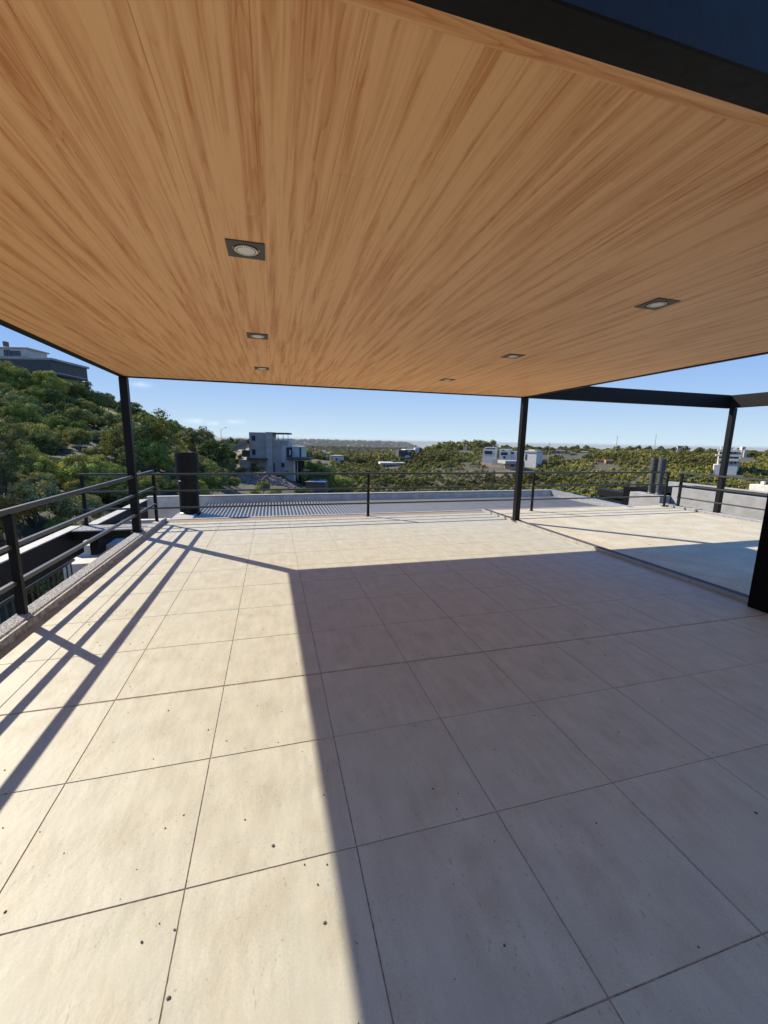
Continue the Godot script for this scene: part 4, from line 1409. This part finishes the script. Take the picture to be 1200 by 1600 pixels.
func build_left_void() -> void:
	# outer black beam, the cross wall and what lies under them
	var b := thing("outer_beam", "black outer beam with pale top edge left of the railing", "beam")
	put("beam", box(Vector3(-3.32, -0.47, -7.92), Vector3(-3.19, -0.014, 2.6), 0.004), M["dark_panel"], b)
	put("cap", box(Vector3(-3.34, -0.012, -7.9), Vector3(-3.18, 0.004, 2.6), 0.003), M["flashing"], b)
	var c := thing("cross_wall", "granular-topped cross wall joining the outer beam to the left curb", "wall")
	put("beam", box(Vector3(-3.188, -0.17, -7.93), Vector3(-2.08, -0.032, -7.55), 0.004), M["dark_panel"], c)
	put("felt_cap", box(Vector3(-3.188, -0.03, -7.96), Vector3(-2.078, -0.008, -7.52), 0.008), M["granular"], c)
	var w := thing("outer_wall", "dark outer wall with pale coping running on beyond the railing", "wall")
	put("wall", box(Vector3(-3.12, -0.55, -10.98), Vector3(-2.99, -0.012, -7.97), 0.004), M["dark_panel"], w)
	put("coping", box(Vector3(-3.14, -0.01, -11.0), Vector3(-2.97, 0.006, -7.975), 0.003), M["flashing"], w)
	var s := thing("masonry_steps", "white stepped masonry ledges down in the gap left of the terrace", "steps")
	put("upper_ledge", box(Vector3(-3.5, -3.2, -9.1), Vector3(-2.09, -0.45, -8.3), 0.01), M["plaster_white"], s)
	put("lower_ledge", box(Vector3(-3.5, -3.2, -8.298), Vector3(-2.09, -0.64, -7.78), 0.01), M["plaster_white"], s)
	put("back_wall", box(Vector3(-3.5, -3.2, -9.25), Vector3(-2.09, -0.16, -9.102), 0.01), M["plaster_white"], s)
	var r := thing("lower_railing", "dark baluster railing of the balcony below the outer beam", "railing")
	put("rail", box(Vector3(-3.30, -0.56, -7.7), Vector3(-3.25, -0.52, 1.0), 0.004), M["rail_steel"], r)
	put("rail", box(Vector3(-3.30, -1.5, -7.7), Vector3(-3.25, -1.46, 1.0), 0.004), M["rail_steel"], r)
	for i in 48:
		var z := -7.6 + i * 0.145
		put("baluster", box(Vector3(-3.285, -1.46, z - 0.009), Vector3(-3.267, -0.56, z + 0.009)), M["rail_steel"], r)
	var f := thing("lower_balcony", "plastered balcony floor of the storey below", "balcony")
	put("floor", box(Vector3(-3.4, -1.75, -7.77), Vector3(-2.08, -1.55, 2.0), 0.01), M["plaster_white"], f)

func build_annex() -> void:
	var o := thing("annex_wing", "grey plastered lower wing of the house right of the far railing", "building")
	var st := new_st()
	# long parapet with a slot near its left end
	for b in [[Vector3(11.5, -7, -9.35), Vector3(11.72, -0.33, -1.5)], [Vector3(11.5, -0.21, -9.35), Vector3(11.72, 0.31, -1.5)],
			[Vector3(11.5, -0.33, -9.35), Vector3(11.72, -0.21, -9.03)], [Vector3(11.5, -0.33, -8.28), Vector3(11.72, -0.21, -1.5)]]:
		add_box(st, b[0], b[1])
	put("wall", st.commit(), M["plaster_grey"], o)
	put("slot_back", box(Vector3(11.66, -0.325, -9.02), Vector3(11.70, -0.215, -8.29)), M["pillar_black"], o)
	put("roof_felt", box(Vector3(11.722, -7, -11.3), Vector3(15.0, 0.10, -1.5)), M["pillar_black"], o)
	put("outer_parapet", box(Vector3(15.0, -7, -12.4), Vector3(15.2, 0.14, -1.5), 0.01), M["plaster_grey"], o)
	put("block", box(Vector3(11.1, -7, -10.45), Vector3(11.498, 0.05, -9.36), 0.01), M["plaster_grey"], o)
	put("back_base", box(Vector3(11.1, -7, -12.2), Vector3(11.72, -0.6, -10.46)), M["plaster_grey"], o)
	var ribs := thing("ribbed_roof_edge", "dark ribbed metal roof edge left of the pair of pipes", "roof edge")
	for i in 4:
		put("rib", box(Vector3(12.20, -0.41 + i * 0.056, -12.95), Vector3(12.26 + (i % 2) * 0.025, -0.36 + i * 0.056, -11.31)), M["dark_panel"], ribs)
	put("backing", box(Vector3(12.288, -7.0, -12.95), Vector3(12.6, -0.17, -11.31)), M["dark_panel"], ribs)
	# white unit on the wing's far roof
	var u := thing("white_roof_unit", "low white roof unit on the wing's far parapet", "roof unit")
	put("body", box(Vector3(15.25, -0.3, -9.75), Vector3(15.6, 0.33, -8.95), 0.02), M["plaster_white"], u)
	put("bracket", box(Vector3(15.35, 0.332, -9.5), Vector3(15.42, 0.44, -9.38), 0.01), M["plaster_white"], u)
	put("bracket", box(Vector3(15.35, 0.332, -9.28), Vector3(15.42, 0.44, -9.16), 0.01), M["plaster_white"], u)
	# two grey vent pipes
	var k := 0
	for p in [Vector3(11.36, 0.05, -9.93), Vector3(11.36, 0.05, -9.66)]:
		var v := thing("vent_pipe", "grey vent pipe with wider sleeve, %s of the pair on the wing" % ["left one", "right one"][k], "vent pipe", p, 0, "pair of vent pipes")
		st = new_st()
		lathe(st, Vector3.ZERO, [Vector2(0.082, 0.0), Vector2(0.082, 0.72)], 28)
		put("pipe", st.commit(), M["pipe_grey"], v)
		st = new_st()
		lathe(st, Vector3.ZERO, [Vector2(0.083, 0.68), Vector2(0.104, 0.72), Vector2(0.104, 1.075), Vector2(0.096, 1.085), Vector2(0.094, 0.95), Vector2(0, 0.95)], 28)
		put("sleeve", st.commit(), M["pipe_grey"], v)
		st = new_st()
		lathe(st, Vector3.ZERO, [Vector2(0.13, 0.0), Vector2(0.10, 0.02), Vector2(0.084, 0.05)], 28)
		put("collar", st.commit(), M["pipe_grey"], v)
		k += 1

func build_crumbs() -> void:
	# crumbs of dried mud and grit lying on the floor
	rng.seed = 555
	var big := [[-0.88, -1.35], [-0.39, -1.19], [-0.34, -1.16], [-0.43, -1.15], [-0.32, -0.99], [-0.04, -1.36], [0.07, -1.26], [0.11, -1.18], [0.12, -1.06], [0.15, -1.24],
		[-0.61, -2.31], [-0.37, -2.09], [-0.82, -2.11], [-0.89, -2.61], [-1.32, -2.89], [-0.15, -1.5], [0.21, -0.98], [0.65, -1.45], [0.75, -1.4], [0.71, -1.33],
		[1.24, -1.13], [0.65, -0.86], [1.94, -1.0], [1.01, -2.54], [1.49, -4.25], [1.4, -1.77], [2.32, -2.22], [0.32, -3.23], [0.09, -3.27]]
	var shapes := []
	for s in 4:
		var st := new_st()
		var sp := SphereMesh.new()
		sp.radial_segments = 7
		sp.rings = 4
		sp.radius = 0.5
		sp.height = 0.55
		var a := sp.surface_get_arrays(0)
		var vs: PackedVector3Array = a[Mesh.ARRAY_VERTEX]
		for i in vs.size():
			var q := vs[i]
			vs[i] = q * (0.7 + 0.6 * absf(sin(q.x * 31.0 + s * 2.1) * cos(q.z * 23.0 + q.y * 17.0 + s)))
		a[Mesh.ARRAY_VERTEX] = vs
		var am := ArrayMesh.new()
		am.add_surface_from_arrays(Mesh.PRIMITIVE_TRIANGLES, a)
		shapes.append(am)
	var spots := [[], [], [], []]
	for i in big.size():
		spots[i % 4].append([big[i][0], 0.002, big[i][1], rng.randf_range(0.004, 0.0125), 0, rng.randf() * TAU])
	for i in 420:
		var x := rng.randf_range(-1.85, 4.4)
		var z := -0.7 - 7.0 * pow(rng.randf(), 1.2)
		spots[i % 4].append([x, 0.001, z, rng.randf_range(0.0025, 0.007) * (1.0 + 0.12 * absf(z)), 0, rng.randf() * TAU])
	for i in 90:
		spots[i % 4].append([rng.randf_range(4.8, 9.4), 0.001, rng.randf_range(-7.6, -2.0), rng.randf_range(0.008, 0.022), 0, rng.randf() * TAU])
	for k in 4:
		mass("floor_grit", shapes[k], M["crumb"], spots[k])
	var red := []
	for i in 160:
		red.append([-1.40 + rng.randfn() * 0.13, 0.0008, -3.83 + rng.randfn() * 0.07, rng.randf_range(0.002, 0.006), 0, rng.randf() * TAU])
	mass("red_soil_smear", shapes[1], M["red_soil"], red)

# ---------------------------------------------------------------- the scene
func _ready() -> void:
	var cam := Camera3D.new()
	cam.name = "camera"
	add_child(cam)
	cam.fov = 103.26
	cam.near = 0.05
	cam.far = 20000.0
	cam.position = Vector3(0, 1.5324, 0)
	cam.rotation = Vector3(-0.175025, -0.26921, 0.01845)
	cam.current = true

	var sun := DirectionalLight3D.new()
	sun.name = "sun"
	add_child(sun)
	sun.light_energy = 1.6
	sun.light_color = Color(1.0, 0.955, 0.87)
	sun.light_angular_distance = 0.5
	sun.shadow_enabled = true
	sun.look_at_from_position(Vector3.ZERO, Vector3(2.235, -2.37, 2.225), Vector3.UP)

	var env := Environment.new()
	var sky := Sky.new()
	var ps := ProceduralSkyMaterial.new()
	ps.sky_top_color = Color(0.27, 0.50, 0.80)
	ps.sky_horizon_color = Color(0.69, 0.77, 0.81)
	ps.sky_curve = 0.11
	ps.ground_horizon_color = ps.sky_horizon_color
	ps.ground_bottom_color = Color(0.42, 0.44, 0.42)
	ps.ground_curve = 0.25
	ps.sun_angle_max = 4.0
	# a few small wisps of cloud low over the hills; bearing, height above the horizon, width, height in degrees
	var cover := Image.create(2048, 1024, false, Image.FORMAT_RGBA8)
	var wisp := FastNoiseLite.new()
	wisp.seed = 6
	wisp.frequency = 0.16
	for c in [[-14.9, 5.9, 1.9, 0.5], [-4.5, 2.05, 2.0, 0.40], [-9.2, 1.95, 2.2, 0.45], [-7.2, 1.75, 1.4, 0.35], [-62.0, 9.0, 4.0, 0.9], [84.0, 7.0, 5.0, 0.9], [140.0, 12.0, 6.0, 1.2], [-130.0, 8.0, 5.0, 1.0]]:
		var cx: float = fposmod(c[0] / 360.0, 1.0) * 2048.0
		var cy: float = (0.5 - c[1] / 180.0) * 1024.0
		for yy in range(int(cy - 10), int(cy + 10)):
			for xx in range(int(cx - 30), int(cx + 30)):
				var u: float = (xx + 0.5 - cx) / (c[2] * 5.69 * 0.5)
				var v: float = (yy + 0.5 - cy) / (c[3] * 5.69 * 0.5)
				var a := clampf(exp(-(u * u + v * v)) * (0.75 + 1.1 * wisp.get_noise_2d(xx * 3.0, yy * 7.0)), 0.0, 0.8)
				if a > 0.02:
					cover.set_pixel(posmod(xx, 2048), yy, Color(0.5, 0.45, 0.4, a))
	ps.sky_cover = ImageTexture.create_from_image(cover)
	sky.sky_material = ps
	env.background_mode = Environment.BG_SKY
	env.sky = sky
	env.background_energy_multiplier = 0.88
	env.tonemap_mode = Environment.TONE_MAPPER_LINEAR
	env.tonemap_exposure = 1.68
	env.sdfgi_enabled = true
	env.ssao_enabled = true
	env.ssil_enabled = true
	env.fog_enabled = true
	env.fog_density = 0.000026
	env.fog_light_color = Color(0.95, 0.96, 0.98)
	var we := WorldEnvironment.new()
	we.name = "environment"
	we.environment = env
	add_child(we)

	ground_noise.seed = 3
	ground_noise.frequency = 0.035
	ground_noise.fractal_octaves = 4
	make_materials()
	build_terrain()
	build_floor()
	build_edges()
	build_roof()
	build_corrugated_roof()
	build_left_void()
	build_annex()
	build_houses()
	build_far_details()
	build_railings()
	make_plants()
	build_special_plants()
	scatter_plants()
	build_crumbs()
